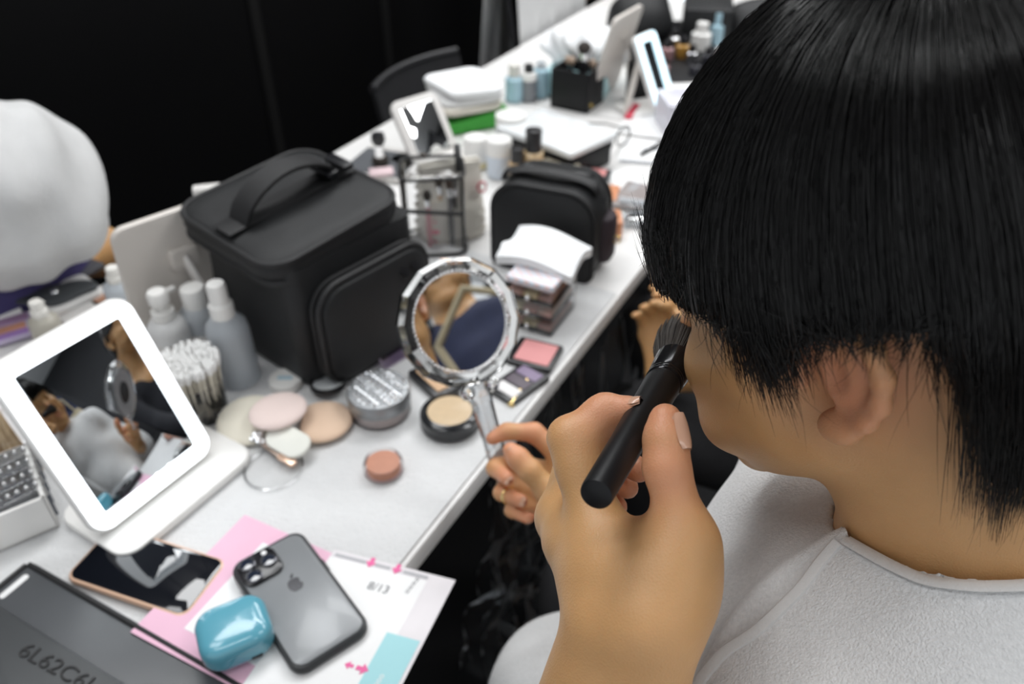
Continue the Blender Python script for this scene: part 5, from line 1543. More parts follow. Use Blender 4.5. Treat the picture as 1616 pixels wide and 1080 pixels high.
lathe_thing('toner_bottle', 'white-capped pale blue bottle left of the black-capped one', 'bottle', (812, 158), (808, 100), .022, (('bottle_body', blu, [(.9, 0), (1, .03), (1, .6), (.5, .68)]), ('cap', iv, [(.6, .67), (.6, .97), (0, 1)])))
lathe_thing('toner_bottle', 'grey bottle with a round black cap among the pale blue bottles', 'bottle', (834, 158), (832, 100), .019, (('bottle_body', col('grey_bottle', (.20, .21, .23), .3), [(.9, 0), (1, .03), (1, .58)]), ('shoulder', M['white_plastic'], [(1.0, .58), (.9, .74), (.5, .78)]), ('cap', M['black_plastic'], [(.55, .78), (.55, .97), (0, 1)])))
lathe_thing('toner_bottle', 'pale blue clear bottle nearest the black brush box', 'bottle', (853, 152), (850, 96), .018, (('bottle_body', blu, [(.9, 0), (1, .03), (1, .75), (.6, .82)]), ('cap', M['frosted'], [(.6, .82), (.6, .98), (0, 1)])))
# tissue pack with a pulled tissue
q = Rect((858, 118), (955, 128), (975, 92), .05)
t = thing('tissue_pack', 'pale blue tissue pack behind the black brush box', 'tissue pack', q.c, q.yaw); t.location.z = TABLE_H
m = MB(); m.slab(q.w, q.l, .06, .012, .008); m.build('pack', col('pack_blue', (.42, .66, .70), .35, var=.35, nscale=25), t)
tf = Field(); r9 = np.random.default_rng(12)
for i in range(9):
    c = np.array([q.c.x, q.c.y, TABLE_H + .085]) + r9.normal(size=3) * np.array([.045, .03, .016]); tf.ell(c, (.05 + .02 * r9.random(), .035, .022), np.linalg.qr(r9.normal(size=(3, 3)))[0], .02)
def ruffle(p, d): return d + .005 * np.sin(p[:, 0] * 95 + p[:, 2] * 60) * np.sin(p[:, 1] * 85 - p[:, 2] * 70)
v_, f_ = surface(tf, .005, func=ruffle, lo=(-9, -9, TABLE_H + .0605)); o = np_mesh('pulled_tissue', v_, f_, M['tissue']); tag(o, 'white crumpled tissue rising out of the pale blue tissue pack', 'tissue')

# mirrors at the far end
t4 = Tilt(P(936, 158, .004), P(962, 140, .004), (972, 48))
t = thing('tabletop_mirror', 'ivory tabletop mirror seen edge-on from behind, beside the tissue pack', 'mirror', t4.o, rot=t4.rot)
m = MB(); m.slab(.15, .20, .010, .018, .003, TR(0, .10, -.005), seg=8); m.build('back_panel', M['ivory_plastic'], t)
m = MB(); m.slab(.13, .18, .0012, .012, .0003, TR(0, .10, -.0063)); m.build('mirror_glass', M['mirror'], t)
inv = t4.M.inverted(); foot = inv @ (P(992, 116) + Vector((0, 0, .006)))
m = MB(); m.tube([(0, .15, .006), foot], [.012, .012], 10, flat=.4); m.build('stand_arm', M['ivory_plastic'], t)
t5 = Tilt(P(1032, 176, .02), P(1054, 164, .02), (997, 60))
t = thing('lighted_mirror', 'small glowing mirror seen from the side, near the red-clipped papers', 'mirror', t5.o, rot=t5.rot)
w5, l5 = .080, min(t5.l, .20)
m = MB(); m.slab(w5, l5, .012, .014, .003, TR(w5 * .25, l5 / 2, -.012), seg=8); m.build('mirror_frame', M['white_plastic'], t)
m = MB(); ring_strip(m, w5, l5, .012, .002, .016, .0002, h=.003); m.v = [(a_ + w5 * .25, b_, c_) for a_, b_, c_ in m.v]; m.build('light_strip', M['led_far'], t)
m = MB(); m.slab(w5 - .038, l5 - .038, .001, .004, .0003, TR(w5 * .25, l5 / 2, 0)); m.build('mirror_glass', M['dark_mirror'], t)
inv = t5.M.inverted(); foot = inv @ P(986, 180, .004)
m = MB(); m.tube([(w5 * .1, l5 * .75, -.014), foot], [.007, .007], 8); m.build('stand_arm', M['ivory_plastic'], t)
m = MB(); m.slab(.14, .09, .010, .012, .003, inv @ Matrix.Translation(P(1025, 172)) @ Matrix.Rotation(.4, 4, 'Z')); m.build('base_tray', M['white_plastic'], t)
b = P(1018, 168)
m = MB(); m.slab(.07, .04, .085, .006, .003); o = m.build('black_box', M['black_matte'], None, loc=(b.x, b.y + .06, TABLE_H), yaw=.3); tag(o, 'small black upright box behind the glowing side-on mirror', 'box')
slab_thing('white_carton', 'white carton with a lilac sheen right of the glowing side-on mirror', 'box', (1056, 168), (1112, 166), (1106, 138), .070, col('lilac_white', (.66, .65, .72), .3))
t6b, t6t = pd(1047, 38, 2.75), pd(1070, -6, 2.85)
yv6 = (t6t - t6b).normalized(); xv6 = Vector((.75, -.3, .0)); xv6 = (xv6 - yv6 * xv6.dot(yv6)).normalized(); zv6 = xv6.cross(yv6)
t = thing('lighted_mirror', 'farthest glowing mirror, tilted, above the heap of cosmetics', 'mirror', t6b, rot=frame_matrix(t6b, xv6, yv6, zv6).to_euler())
m = MB(); m.slab(.05, .13, .012, .008, .003, TR(0, .065, -.012)); m.build('mirror_frame', M['white_plastic'], t)
m = MB(); ring_strip(m, .05, .13, .006, .001, .014, .0002, h=.003); m.build('light_strip', M['led_far'], t)
iv6 = frame_matrix(t6b, xv6, yv6, zv6).inverted(); gp6 = Vector((t6b.x, t6b.y + .04, TABLE_H))
m = MB(); m.tube([(0, .02, -.013), iv6 @ (gp6 + Vector((0, 0, .004)))], .008, 8); m.build('stand_arm', M['ivory_plastic'], t)

# papers, pen, glasses, palettes by the head
def sheet(name, label, A, B, C, m_, h=.0012, base=.0004, extra=None):
    q = Rect(A, B, C, base)
    t = thing(name, label, 'paper', q.c, q.yaw); t.location.z = TABLE_H + base
    mm = MB(); mm.slab(q.w, q.l, h, .001, .0003); mm.build('sheet', m_, t)
    if extra:
        for nm, m2, fx, fy, fw, fl, hh in extra:
            mm = MB(); mm.slab(q.w * fw, q.l * fl, hh, .001, min(.0004, hh * .3), TR(q.w * fx, q.l * fy, h)); mm.build(nm, m2, t)
    return t
sheet('clipped_papers', 'white papers in a red-topped clip next to the glowing side-on mirror', (970, 210), (1052, 222), (1085, 182), M['paper'], .004,
      extra=(('red_clip', col('clip_red', (.58, .05, .09), .35), -.42, .25, .14, .55, .006), ('edge_clip', M['black_plastic'], .28, .25, .2, .05, .003)))
sheet('notes', 'white sheet with dark printed bars under the pen', (975, 256), (1048, 262), (1072, 226), M['paper'], .001, extra=(('printed_bar', col('navy_ink', (.03, .05, .09), .6), 0, -.44, .9, .06, .0006), ('printed_bar', M['navy_ink'], .2, .1, .4, .04, .0006)))
sheet('notes', 'blank white sheet near the grey-brown palette', (972, 300), (1042, 296), (1054, 266), M['paper'], .001)
a, b = P(1012, 243, .006), P(1052, 221, .006)
t = thing('pen', 'slim black pen lying on the printed sheet', 'pen', (a.x, a.y, TABLE_H + .0062)); d_ = b - a
m = MB(); m.tube([(0, 0, 0), d_ * .75], .0038, 10); m.build('barrel', M['black_plastic'], t)
m = MB(); m.tube([d_ * .76, d_], .0042, 10); m.build('cap', M['chrome'], t)
gl = P(968, 240)
t = thing('eyeglasses', 'black wire-framed eyeglasses folded beside the white-topped case', 'eyeglasses', (gl.x, gl.y, TABLE_H + .001), .9)
for sx in (-1, 1):
    m = MB(); m.tube([(sx * .034 + .026 * math.cos(a_), .0, .022 + .020 * math.sin(a_)) for a_ in np.linspace(0, 6.283, 25)[:-1]], .0018, 6, closed=True); m.build('rim', M['black_plastic'], t)
    m = MB(); m.tube([(sx * .060, 0, .026), (sx * .062, .06, .024), (sx * .058, .12, .012)], .0018, 6); m.build('temple', M['black_plastic'], t)
m = MB(); m.tube([(-.009, 0, .026), (0, .002, .029), (.009, 0, .026)], .0016, 6); m.build('bridge', M['black_plastic'], t)
slab_thing('blush_palette', 'black palette with a coral pan behind the cream round case', 'palette', (912, 284), (955, 290), (966, 268), .010, M['black_plastic'], parts=('case', ('pan', col('coral_pan', (.62, .25, .24), .6), .05, .1, .6, .6, .002)))
slab_thing('orange_palette', 'orange-brown palette behind the black toiletry bag', 'palette', (918, 310), (972, 316), (975, 292), .010, col('orange_case', (.60, .25, .12), .4))
slab_thing('orange_palette', 'narrow orange box standing at the right end of the black toiletry bag', 'box', (960, 352), (984, 352), (988, 330), .030, M['orange_case'])
slab_thing('grey_palette', 'grey-brown see-through palette close to the hair', 'palette', (962, 320), (1010, 330), (1030, 292), .008, col('grey_brown', (.34, .30, .29), .25, coat=.5))
slab_thing('clear_case', 'low clear plastic case close to the hair at the table edge', 'case', (985, 352), (1030, 354), (1045, 330), .012, M['clear_soft'], parts=('shell', ('silver_insert', M['chrome'], 0, 0, .7, .5, .001)))
m = MB(); m.lathe([(.006, 0), (.006, .05), (.004, .056)], T=RX(90), seg=14); p_ = P(978, 316, .016); o = m.build('lip_gloss', M['frosted'], None, loc=(p_.x, p_.y, TABLE_H + .0165), rot=(0, 0, 1.25)); tag(o, 'clear lip gloss tube lying across the grey-brown palette', 'lip gloss')

# heap of cosmetics at the far end
slab_thing('black_mat', 'black mat under the far heap of cosmetics', 'mat', (1022, 130), (1180, 124), (1205, 28), .003, M['black_matte'])  # added sheet, there only to darken the table under the heap
slab_thing('vanity_case', 'black vanity case standing at the back of the far heap', 'case', (1080, 14), (1160, 18), (1166, -14), .09, M['black_fabric'], r=.015, bev=.006)
heap = [((1012, 66), (1008, -6), .078, 'black_bag'), ((1196, 70), (1190, 8), .075, 'black_bag'), ((1172, 80), (1170, 44), .055, 'navy_box'),
        ((1104, 78), (1102, 34), .026, 'white'), ((1128, 70), (1126, 18), .020, 'blue'), ((1103, 36), (1101, 12), .016, 'red'), ((1076, 92), (1074, 56), .019, 'amber'),
        ((1052, 96), (1051, 62), .016, 'rose'), ((1062, 80), (1060, 44), .014, 'silver'), ((1090, 100), (1088, 70), .015, 'silver'), ((1034, 104), (1032, 74), .016, 'amber2'),
        ((1116, 104), (1114, 74), .016, 'dark'), ((1096, 118), (1094, 92), .015, 'dark'), ((1046, 120), (1044, 92), .014, 'rose'), ((1140, 92), (1139, 70), .020, 'white2')]
cm = {'white': M['white_plastic'], 'blue': blu, 'red': col('red_cap', (.62, .07, .12), .3), 'amber': col('amber_glass', (.45, .24, .05), .15, coat=.6), 'rose': col('rose_glass', (.42, .24, .25), .2, coat=.5),
      'silver': M['chrome'], 'amber2': col('copper_bottle', (.40, .22, .12), .25, coat=.4), 'dark': col('dark_bottle', (.03, .03, .04), .25, coat=.4), 'white2': M['grey_white']}
lb = {'white': 'white bottle standing below the red-capped one in the far heap', 'blue': 'tall pale blue bottle in the far heap of cosmetics', 'red': 'bottle with a red cap at the back of the far heap', 'amber': 'amber glass bottle in the far heap of cosmetics',
      'amber2': 'copper bottle right behind the glowing side-on mirror', 'white2': 'squat pale grey bottle at the right end of the far heap'}
for i, (uv, top, r, kind) in enumerate(heap):
    if kind == 'black_bag':
        b = P(*uv); H = height_at(b, *top)
        f_ = Field(); f_.ell((b.x, b.y + .05, TABLE_H + H * .4), (r * 1.1, r, H * .55), None, .02); f_.cap((b.x - r * .6, b.y + .05, TABLE_H + H * .55), (b.x + r * .5, b.y + .06, TABLE_H + H * .8), r * .45, r * .35, .03); f_.ell((b.x, b.y + .05, TABLE_H + .03), (r * 1.15, r, .04), None, .02)
        v_, q_ = surface(f_, .006, lo=(-9, -9, TABLE_H)); o = np_mesh('black_bag', v_, q_, M['black_fabric']); tag(o, ('slouching black bag behind the glowing side-on mirror', 'black bag at the far right, just above the hair')[i], 'bag')
    elif kind == 'navy_box':
        slab_thing('navy_box', 'dark navy box in the far heap, just above the hair', 'box', (1146, 90), (1206, 92), (1210, 70), .075, col('navy_card', (.025, .03, .05), .5))
    else:
        lab = lb.get(kind)
        grp = None
        if lab is None:
            lab = {'rose': 'rose-tinted small bottle in the far heap of cosmetics', 'silver': 'small silver bottle in the far heap of cosmetics', 'dark': 'small dark bottle in the far heap, closest to the hair'}[kind]; grp = kind + ' bottles in the far heap'
        lathe_thing('cosmetic_bottle', lab, 'bottle', uv, top, r, (('bottle_body', cm[kind] if kind != 'red' else M['grey_white'], [(.9, 0), (1, .04), (1, .58), (.5, .66)]), ('cap', cm[kind] if kind in ('red', 'white', 'blue') else M['black_plastic'], [(.6, .66), (.6, .96), (0, 1)])), group=grp)
lathe_thing('compact', 'pale pink compact lying at the edge of the far heap, next to the hair', 'compact', (1150, 100), (1149, 88), .040, (('case', col('pale_pink_case', (.60, .48, .47), .3), [(.95, 0), (1, .2), (1, .8), (.9, 1), (0, 1)]),))

# ------------------------------------------------------------------ chairs behind the table
def chair(name, label, s, b, ang=0.0, cat='chair', group=None, bw=.45, bh=.34):
    c = T(s, b); c.z = 0
    t = thing(name, label, cat, c, TYAW + math.pi + ang, group)         # local -y is the back
    bp = col('chair_black', (.018, .018, .02), .45)
    m = MB(); m.slab(.44, .42, .035, .05, .012, TR(0, 0, .44)); m.build('seat', bp, t)
    m = MB(); m.grid(lambda u, v: (bw * (u - .5), -.215 - .045 * (1 - (2 * u - 1) ** 2) - .06 * v, (.50 if bh > .3 else .47) + bh * v), 16, 8, thick=0)
    vs = [Vector(p) for p in m.v]; k = len(vs); m.v += [(p.x, p.y - .014, p.z) for p in vs]; nf = len(m.f)
    m.f += [tuple(i + k for i in reversed(f)) for f in m.f[:nf]]; ids = [i * 9 for i in range(17)] + [16 * 9 + j for j in range(1, 9)] + [i * 9 + 8 for i in range(15, -1, -1)] + [j for j in range(7, 0, -1)]
    m.f += [(a_, b_, b_ + k, a_ + k) for a_, b_ in zip(ids, ids[1:] + ids[:1])]; m.mi = [0] * len(m.f)
    m.build('backrest', mat('chair_mesh', (.016, .016, .018), .6, var=.4, nscale=220, bump=.5, bscale=350) if 'chair_mesh' not in M else M['chair_mesh'], t)
    m = MB(); m.tube([(bw * (i / 12 - .5), -.282 - .045 * (1 - (2 * i / 12 - 1) ** 2), (.505 if bh > .3 else .475) + bh) for i in range(13)], .010, 8); m.build('top_rail', bp, t)
    for sx in (-1, 1):
        m = MB(); m.tube([(sx * .19, -.19, .45), (sx * .20, -.215, .52)], .011, 8); m.build('back_post', bp, t)
        for sy in (-1, 1):
            m = MB(); m.tube([(sx * .18, sy * .17, .44), (sx * .21, sy * .21, 0)], .012, 8); m.build('leg', bp, t)
    return t
chair('chair', 'empty black chair behind the table, its back to the partition', 1.30, .60, -.05, bw=.36, bh=.225)
chair('chair', 'black chair behind the table, draped with a white cloth', 1.82, .49, 0.04)
# cloth over that chair: one sheet over the backrest
c2 = T(1.82, .49); c2.z = 0; Rz = Matrix.Translation(c2) @ Matrix.Rotation(TYAW + math.pi + .04, 4, 'Z')
rr_ = np.random.default_rng(31).random(8) * 6
def drape(u, v):
    x_ = -.24 + .46 * u
    f = .014 * math.sin(26 * u + rr_[0] + 3 * v) + .009 * math.sin(51 * u + rr_[1]) 
    if v < .45: t_ = (.45 - v) / .45; return tuple(Rz @ Vector((x_ * (1 + .2 * t_), -.225 + .06 * t_ * 0 + f * t_ + .045 * t_ - .03, .84 - .56 * t_ + .01 * math.sin(13 * u))))
    if v < .55: t_ = (v - .45) / .10; return tuple(Rz @ Vector((x_, -.255 - .10 * t_, .84 + .028 * math.sin(math.pi * t_) + .012 * math.sin(13 * u))))
    t_ = (v - .55) / .45; return tuple(Rz @ Vector((x_ * (1 + .25 * t_), -.355 - .04 * t_ + f * t_, .84 - (.50 + .06 * math.sin(9 * u)) * t_ + .01 * math.sin(13 * u))))
m = MB(); m.grid(drape, 60, 60, thick=.003); tag(m.build('white_drape', mat('white_nonwoven', (.60, .60, .60), .8, var=.08, nscale=20, bump=.3, bscale=90)), 'crumpled white cloth draped over the back of the far black chair', 'cloth')
ch0 = chair('chair', 'black chair under the person with the brush', 0, 0)
ch0.location = (pelv[0] + .00, pelv[1] + .0, 0); ch0.rotation_euler = (0, 0, math.atan2(TF[1], TF[0]) - math.pi / 2)

# ------------------------------------------------------------------ other people
def body_mesh(name, label, field, cell, attrs=True):
    v_, f_ = surface(field, cell)
    o = np_mesh(name, v_, f_, M['skin'], attr={'flush': np.zeros(len(v_))}); tag(o, label, 'person'); return o
def head_frame(yaw_deg, pitch_deg):
    cy, sy = math.cos(math.radians(yaw_deg)), math.sin(math.radians(yaw_deg))
    F = V3(-sy, cy, 0); L = V3(-cy, -sy, 0); U = V3(0, 0, 1); p_ = math.radians(pitch_deg)
    return np.stack([L, F * math.cos(p_) - U * math.sin(p_), U * math.cos(p_) + F * math.sin(p_)], 1)
def hair_cap(parent, hc, hr, back=-.085):
    f = Field(); f.ell(hc + hr @ V3(0, -.018, .052), (.090, .108, .100), hr); f.ell(hc + hr @ V3(0, -.050, -.005), (.076, .07, .09), hr, .03)
    def shape(p, d):
        l_ = (p - hc) @ hr
        front = np.where(l_[:, 1] > .0, .030 - l_[:, 2] + .35 * 0, back - l_[:, 2])
        return np.maximum(d + .0015 * np.sin(l_[:, 0] * 260), np.minimum(front, .5))
    v_, q_ = surface(f, .004, func=shape); return np_mesh('hair', v_, q_, M['hair'], parent)

# neighbour on the near side, dark clothes, hands in the lap
nb = Field()
hcN = V3(.66, .86, CAM_H - .14); hrN = head_frame(62, 10); hN = lambda x, y, z: hcN + hrN @ V3(x, y, z)
add_head(nb, hN, hrN)
plN = V3(.74, .78, .55); shN = V3(.70, .82, CAM_H - .40); tfN = V3(-.86, .51, 0); tlN = V3(-.51, -.86, 0)
nb.cap(hN(0, -.034, -.05), shN + V3(0, 0, .02), .052, .058, .03)
lN, rN = shN + tlN * .18, shN - tlN * .18
nbc = Field()
for fl, gr in ((nb, 0), (nbc, .010)):
    fl.cap(lN, rN, .05 + gr, .05 + gr, .05); fl.ell((shN + plN) / 2 + tfN * .01, (.16 + gr, .11 + gr, .24), np.stack([tlN, tfN, V3(0, 0, 1)], 1), .06); fl.ell(plN, (.17 + gr, .13 + gr, .11 + gr), np.stack([tlN, tfN, V3(0, 0, 1)], 1), .06)
wN1, wN2 = pw(1048, 592, 1.205), pw(1115, 466, 1.29)
for sh_, w_, el_ in ((lN, wN1, V3(.47, .74, .80)), (rN, wN2, V3(.56, 1.08, .80))):
    nb.cap(sh_, el_, .046, .038, .03); nb.cap(el_, w_, .037, .026, .03)
    nbc.cap(sh_, el_, .056, .048, .03); nbc.cap(el_, el_ + (w_ - el_) * .72, .047, .040, .03)
NH1 = dict(thumb=[(1062, 560, 1.185), (1074, 535, 1.18), (1076, 512, 1.18), (1070, 494, 1.18)], index=[(1060, 520, 1.205), (1060, 496, 1.19), (1054, 484, 1.175), (1046, 482, 1.168)], middle=[(1045, 518, 1.21), (1044, 492, 1.195), (1038, 480, 1.175), (1030, 479, 1.168)],
           ring=[(1031, 523, 1.212), (1028, 498, 1.198), (1022, 486, 1.178), (1014, 486, 1.170)], little=[(1018, 531, 1.214), (1013, 508, 1.20), (1008, 498, 1.185), (1001, 498, 1.178)])
NH2 = dict(thumb=[(1084, 490, 1.25), (1066, 488, 1.23), (1056, 480, 1.22), (1048, 474, 1.215)], index=[(1078, 474, 1.26), (1056, 468, 1.25), (1043, 466, 1.24), (1034, 466, 1.235)], middle=[(1078, 462, 1.27), (1054, 456, 1.26), (1040, 454, 1.25), (1030, 455, 1.245)],
           ring=[(1080, 450, 1.275), (1058, 445, 1.27), (1044, 443, 1.265), (1034, 444, 1.26)], little=[(1084, 440, 1.28), (1064, 435, 1.28), (1052, 433, 1.275), (1044, 433, 1.27)])
for H_, w_ in ((NH1, wN1), (NH2, wN2)):
    J_ = {k: [pw(*q) for q in v] for k, v in H_.items()}; la = J_['index'][0] - J_['little'][0]; la /= np.linalg.norm(la); add_hand(nb, J_, w_, la, .004, .84)
nbt = Field()
for kn, an in ((V3(.20, .92, .53), V3(.26, .88, .09)), (V3(.26, 1.16, .53), V3(.32, 1.12, .09))):
    hip = plN + tlN * (.09 if kn[1] < 1 else -.09)
    for fl, gr in ((nb, 0), (nbt, .012)):
        fl.cap(hip, kn, .072 + gr, .054 + gr, .04); fl.cap(kn, an, .050 + gr, .038 + gr, .02)
    nb.cap(an, an + tfN * .14 + V3(0, 0, -.045), .036, .028, .02)
pn = body_mesh('person', 'person in dark clothes with open hands in the lap, seated beyond the brush holder', nb, .0035)
v_, q_ = surface(nbc, .006); np_mesh('dark_jacket', v_, q_, col('navy_black_cloth', (.010, .011, .016), .9, var=.3, bump=.3, bscale=500), pn)
v_, q_ = surface(nbt, .006); np_mesh('trousers', v_, q_, M['trousers'], pn)
hair_cap(pn, hcN, hrN)
# subject's trousers
tr = Field()
for s, kn in ((1, V3(-0.045, 0.395, CAM_H - 0.865)), (-1, V3(0.10, 0.60, CAM_H - 0.865))):
    hip = pelv + TRM @ V3(s * 0.09, 0.03, -0.01); ank = V3(kn[0] + 0.05, kn[1] - 0.03, 0.09)
    tr.cap(hip, kn, .084, .066, .05); tr.cap(kn, ank, .064, .052, .02)
tr.ell(pelv, (.182, .132, .118), TRM, .06)
v_, q_ = surface(tr, .005, func=lambda p, d: d + .003 * np.sin(p[:, 0] * 60 + p[:, 2] * 40) * np.sin(p[:, 1] * 50)); np_mesh('trousers', v_, q_, M['trousers'], person)

# person under the white cover, on the far side at the left
lp = Field(); hcL = A3(pd(-30, 318, 1.38)); hrL = head_frame(-150, 10); hL = lambda x, y, z: hcL + hrL @ V3(x, y, z)
add_head(lp, hL, hrL)
shL = A3(T(-.02, .95)); shL[2] = .80; plL = A3(T(.0, 1.02)); plL[2] = .53; tfL = -A3(TBACK); tlL = A3(TDIR)
RL = np.stack([tlL, tfL, V3(0, 0, 1)], 1)
lp.cap(hL(0, -.034, -.05), shL + V3(0, 0, .02), .052, .058, .03)
lpc = Field()
for fl, gr in ((lp, 0), (lpc, .010)):
    fl.cap(shL + tlL * .17, shL - tlL * .17, .05 + gr, .05 + gr, .05); fl.ell((shL + plL) / 2, (.16 + gr, .11 + gr, .20), RL, .06); fl.ell(plL, (.17 + gr, .13 + gr, .11 + gr), RL, .06)
elL = A3(pd(158, 396, 1.56)); wrL = A3(pd(116, 418, 1.48)); 
lp.cap(shL + tlL * .17, elL, .046, .038, .03); lp.cap(elL, wrL, .037, .027, .03)
lpc.cap(shL + tlL * .17, shL + tlL * .17 + (elL - shL - tlL * .17) * .5, .056, .052, .03)
lpc.ell(A3(pd(15, 448, 1.42)), (.13, .075, .060), RL, .05)
LHd = {n: [wrL + V3(-.03, .0, -.02) + V3(-.5 * abs(dy), -.2 * abs(dy), -.85 * abs(dy)) + V3(0, dx, 0) for dx, dy in ((o, -.03), (o - .01, -.06), (o - .02, -.08), (o - .03, -.095))] for n, o in (('index', .02), ('middle', .006), ('ring', -.008), ('little', -.022))}
LHd['thumb'] = [wrL + V3(-.02, -.02, -.02), wrL + V3(-.03, -.035, -.04), wrL + V3(-.035, -.04, -.06), wrL + V3(-.04, -.04, -.075)]
add_hand(lp, LHd, wrL, V3(1, 0, 0))
for s in (-1, 1): kn = plL + tfL * .42 + tlL * .10 * s; kn[2] = .52; lp.cap(plL + tlL * .09 * s, kn, .07, .052, .04); an = kn + V3(0, 0, -.43); lp.cap(kn, an, .05, .036, .02); lp.cap(an, an + tfL * .13 + V3(0, 0, -.04), .036, .028, .02)
po = body_mesh('person', 'bowed person under a white cover and a purple top, across the table at the left', lp, .005)
v_, q_ = surface(lpc, .006, func=lambda p, d: d + .003 * np.sin(p[:, 0] * 55) * np.sin(p[:, 2] * 45 + p[:, 1] * 30)); np_mesh('purple_top', v_, q_, col('purple_cloth', (.060, .050, .155), .85, var=.2, bump=.3, bscale=300), po)
hv = Field(); hv.ell(A3(pd(-22, 302, 1.36)), (.145, .15, .125), None, .05); hv.cap(A3(pd(0, 330, 1.33)), A3(pd(92, 345, 1.32)), .080, .050, .07)
hv.cap(A3(pd(-40, 372, 1.30)), A3(pd(50, 396, 1.29)), .030, .026, .03); hv.cap(A3(pd(50, 396, 1.29)), A3(pd(132, 362, 1.31)), .024, .016, .03)
def gauze(p, d): return d + .007 * np.sin(p[:, 0] * 34 + p[:, 2] * 52) * np.sin(p[:, 1] * 30 - p[:, 2] * 18) + .0025 * np.sin(p[:, 0] * 90 + p[:, 1] * 60)
v_, q_ = surface(hv, .005, func=gauze); np_mesh('head_cover', v_, q_, mat('white_gauze', (.55, .55, .55), .9, var=.10, nscale=24, bump=.6, bscale=420), po)

# standing person in black behind the far chair
sp = Field(); spc = Field()
o0 = pd(896, 40, 3.25); x0, y0 = o0.x, o0.y
F_ = V3(-.3, -.95, 0); L_s = V3(.95, -.3, 0); RS = np.stack([L_s, F_, V3(0, 0, 1)], 1)
hcS = V3(x0, y0, 1.60); hrS = head_frame(162, 10); hS = lambda x, y, z: hcS + hrS @ V3(x, y, z); add_head(sp, hS, hrS)
shS = V3(x0, y0, 1.40); plS = V3(x0, y0, .92)
sp.cap(hS(0, -.03, -.05), shS, .052, .056, .03)
for fl, gr in ((sp, 0), (spc, .012)):
    fl.cap(shS + L_s * .18, shS - L_s * .18, .05 + gr, .05 + gr, .05); fl.ell((shS + plS) / 2, (.16 + gr, .11 + gr, .28), RS, .06); fl.ell(plS, (.165 + gr, .12 + gr, .12), RS, .06)
    for s in (-1, 1): fl.cap(plS + L_s * .085 * s, V3(x0, y0, .5) + L_s * .09 * s, .078 + gr, .058 + gr, .04); fl.cap(V3(x0, y0, .5) + L_s * .09 * s, V3(x0, y0, .09) + L_s * .09 * s, .056 + gr, .04 + gr, .03)
for s in (-1, 1): sp.cap(V3(x0, y0, .08) + L_s * .09 * s, V3(x0, y0, .04) + L_s * .09 * s + F_ * .13, .036, .028, .02)
wS = A3(pd(902, 14, 3.08)); eS = V3(x0 + .02, y0 - .02, .98) + L_s * .22
sp.cap(shS + L_s * .18, eS, .046, .038, .03); sp.cap(eS, wS, .037, .028, .03); spc.cap(shS + L_s * .18, eS, .058, .05, .03)
sp.cap(shS - L_s * .18, V3(x0, y0, 1.10) - L_s * .24, .046, .038, .03); sp.cap(V3(x0, y0, 1.10) - L_s * .24, V3(x0, y0, .86) - L_s * .22 + F_ * .08, .037, .026, .03); spc.cap(shS - L_s * .18, V3(x0, y0, 1.12) - L_s * .24, .058, .05, .03)
for w_, bd in ((wS, V3(-.1, -.25, -1)), (V3(x0, y0, .86) - L_s * .22 + F_ * .08, V3(0, -.2, -1))):
    bd = bd / np.linalg.norm(bd)
    Js = {n: [w_ + L_s * o + bd * a_ for a_ in (.08, .12, .142, .16)] for n, o in (('index', .022), ('middle', .007), ('ring', -.008), ('little', -.022))}
    Js['thumb'] = [w_ + L_s * .025 + bd * .02, w_ + L_s * .04 + bd * .05, w_ + L_s * .045 + bd * .08, w_ + L_s * .043 + bd * .10]
    add_hand(sp, Js, w_, L_s)
ps = body_mesh('person', 'standing person in black behind the draped chair, one forearm showing', sp, .006)
v_, q_ = surface(spc, .008); np_mesh('black_clothes', v_, q_, col('black_cloth', (.010, .010, .011), .9, var=.2), ps)
hair_cap(ps, hcS, hrS)

# clear rubbish bag hanging under the table edge
rb2 = np.random.default_rng(6).random(10) * 6
def bagfn(u, v):
    p_ = T(.22 + .42 * u - .10 * v, -.012 - .02 * v)
    n_ = (.022 * math.sin(31 * u + rb2[0] + 2 * v) + .014 * math.sin(57 * u + 9 * v + rb2[1]) + .012 * math.sin(23 * v + 14 * u)) * (.25 + v)
    q_ = p_ - TBACK * (n_ + .03 * math.sin(math.pi * v)) ; return (q_.x, q_.y, TABLE_H - .034 - .46 * v - .02 * math.sin(19 * u) * v)
m = MB(); m.grid(bagfn, 70, 50, thick=0); vs = [Vector(p) for p in m.v]; k = len(vs); m.v += [tuple(p + TBACK * .16 * min(1, 3 * math.sin(math.pi * min(1, max(0, (i // 51) / 70)))) * .5 + TBACK * .004) for i, p in enumerate(vs)]
nf = len(m.f); m.f += [tuple(i + k for i in reversed(f)) for f in m.f[:nf]]; m.mi = [0] * len(m.f)
ids = [i * 51 + 50 for i in range(71)]; m.f += [(a_, b_, b_ + k, a_ + k) for a_, b_ in zip(ids, ids[1:])]; m.mi = [0] * len(m.f)
tag(m.build('rubbish_bag', clear_mat('thin_film', (.90, .91, .92), rough=.3, gloss=.0, ior=1.25)), 'clear plastic rubbish bag hanging from the front edge of the table', 'bag')

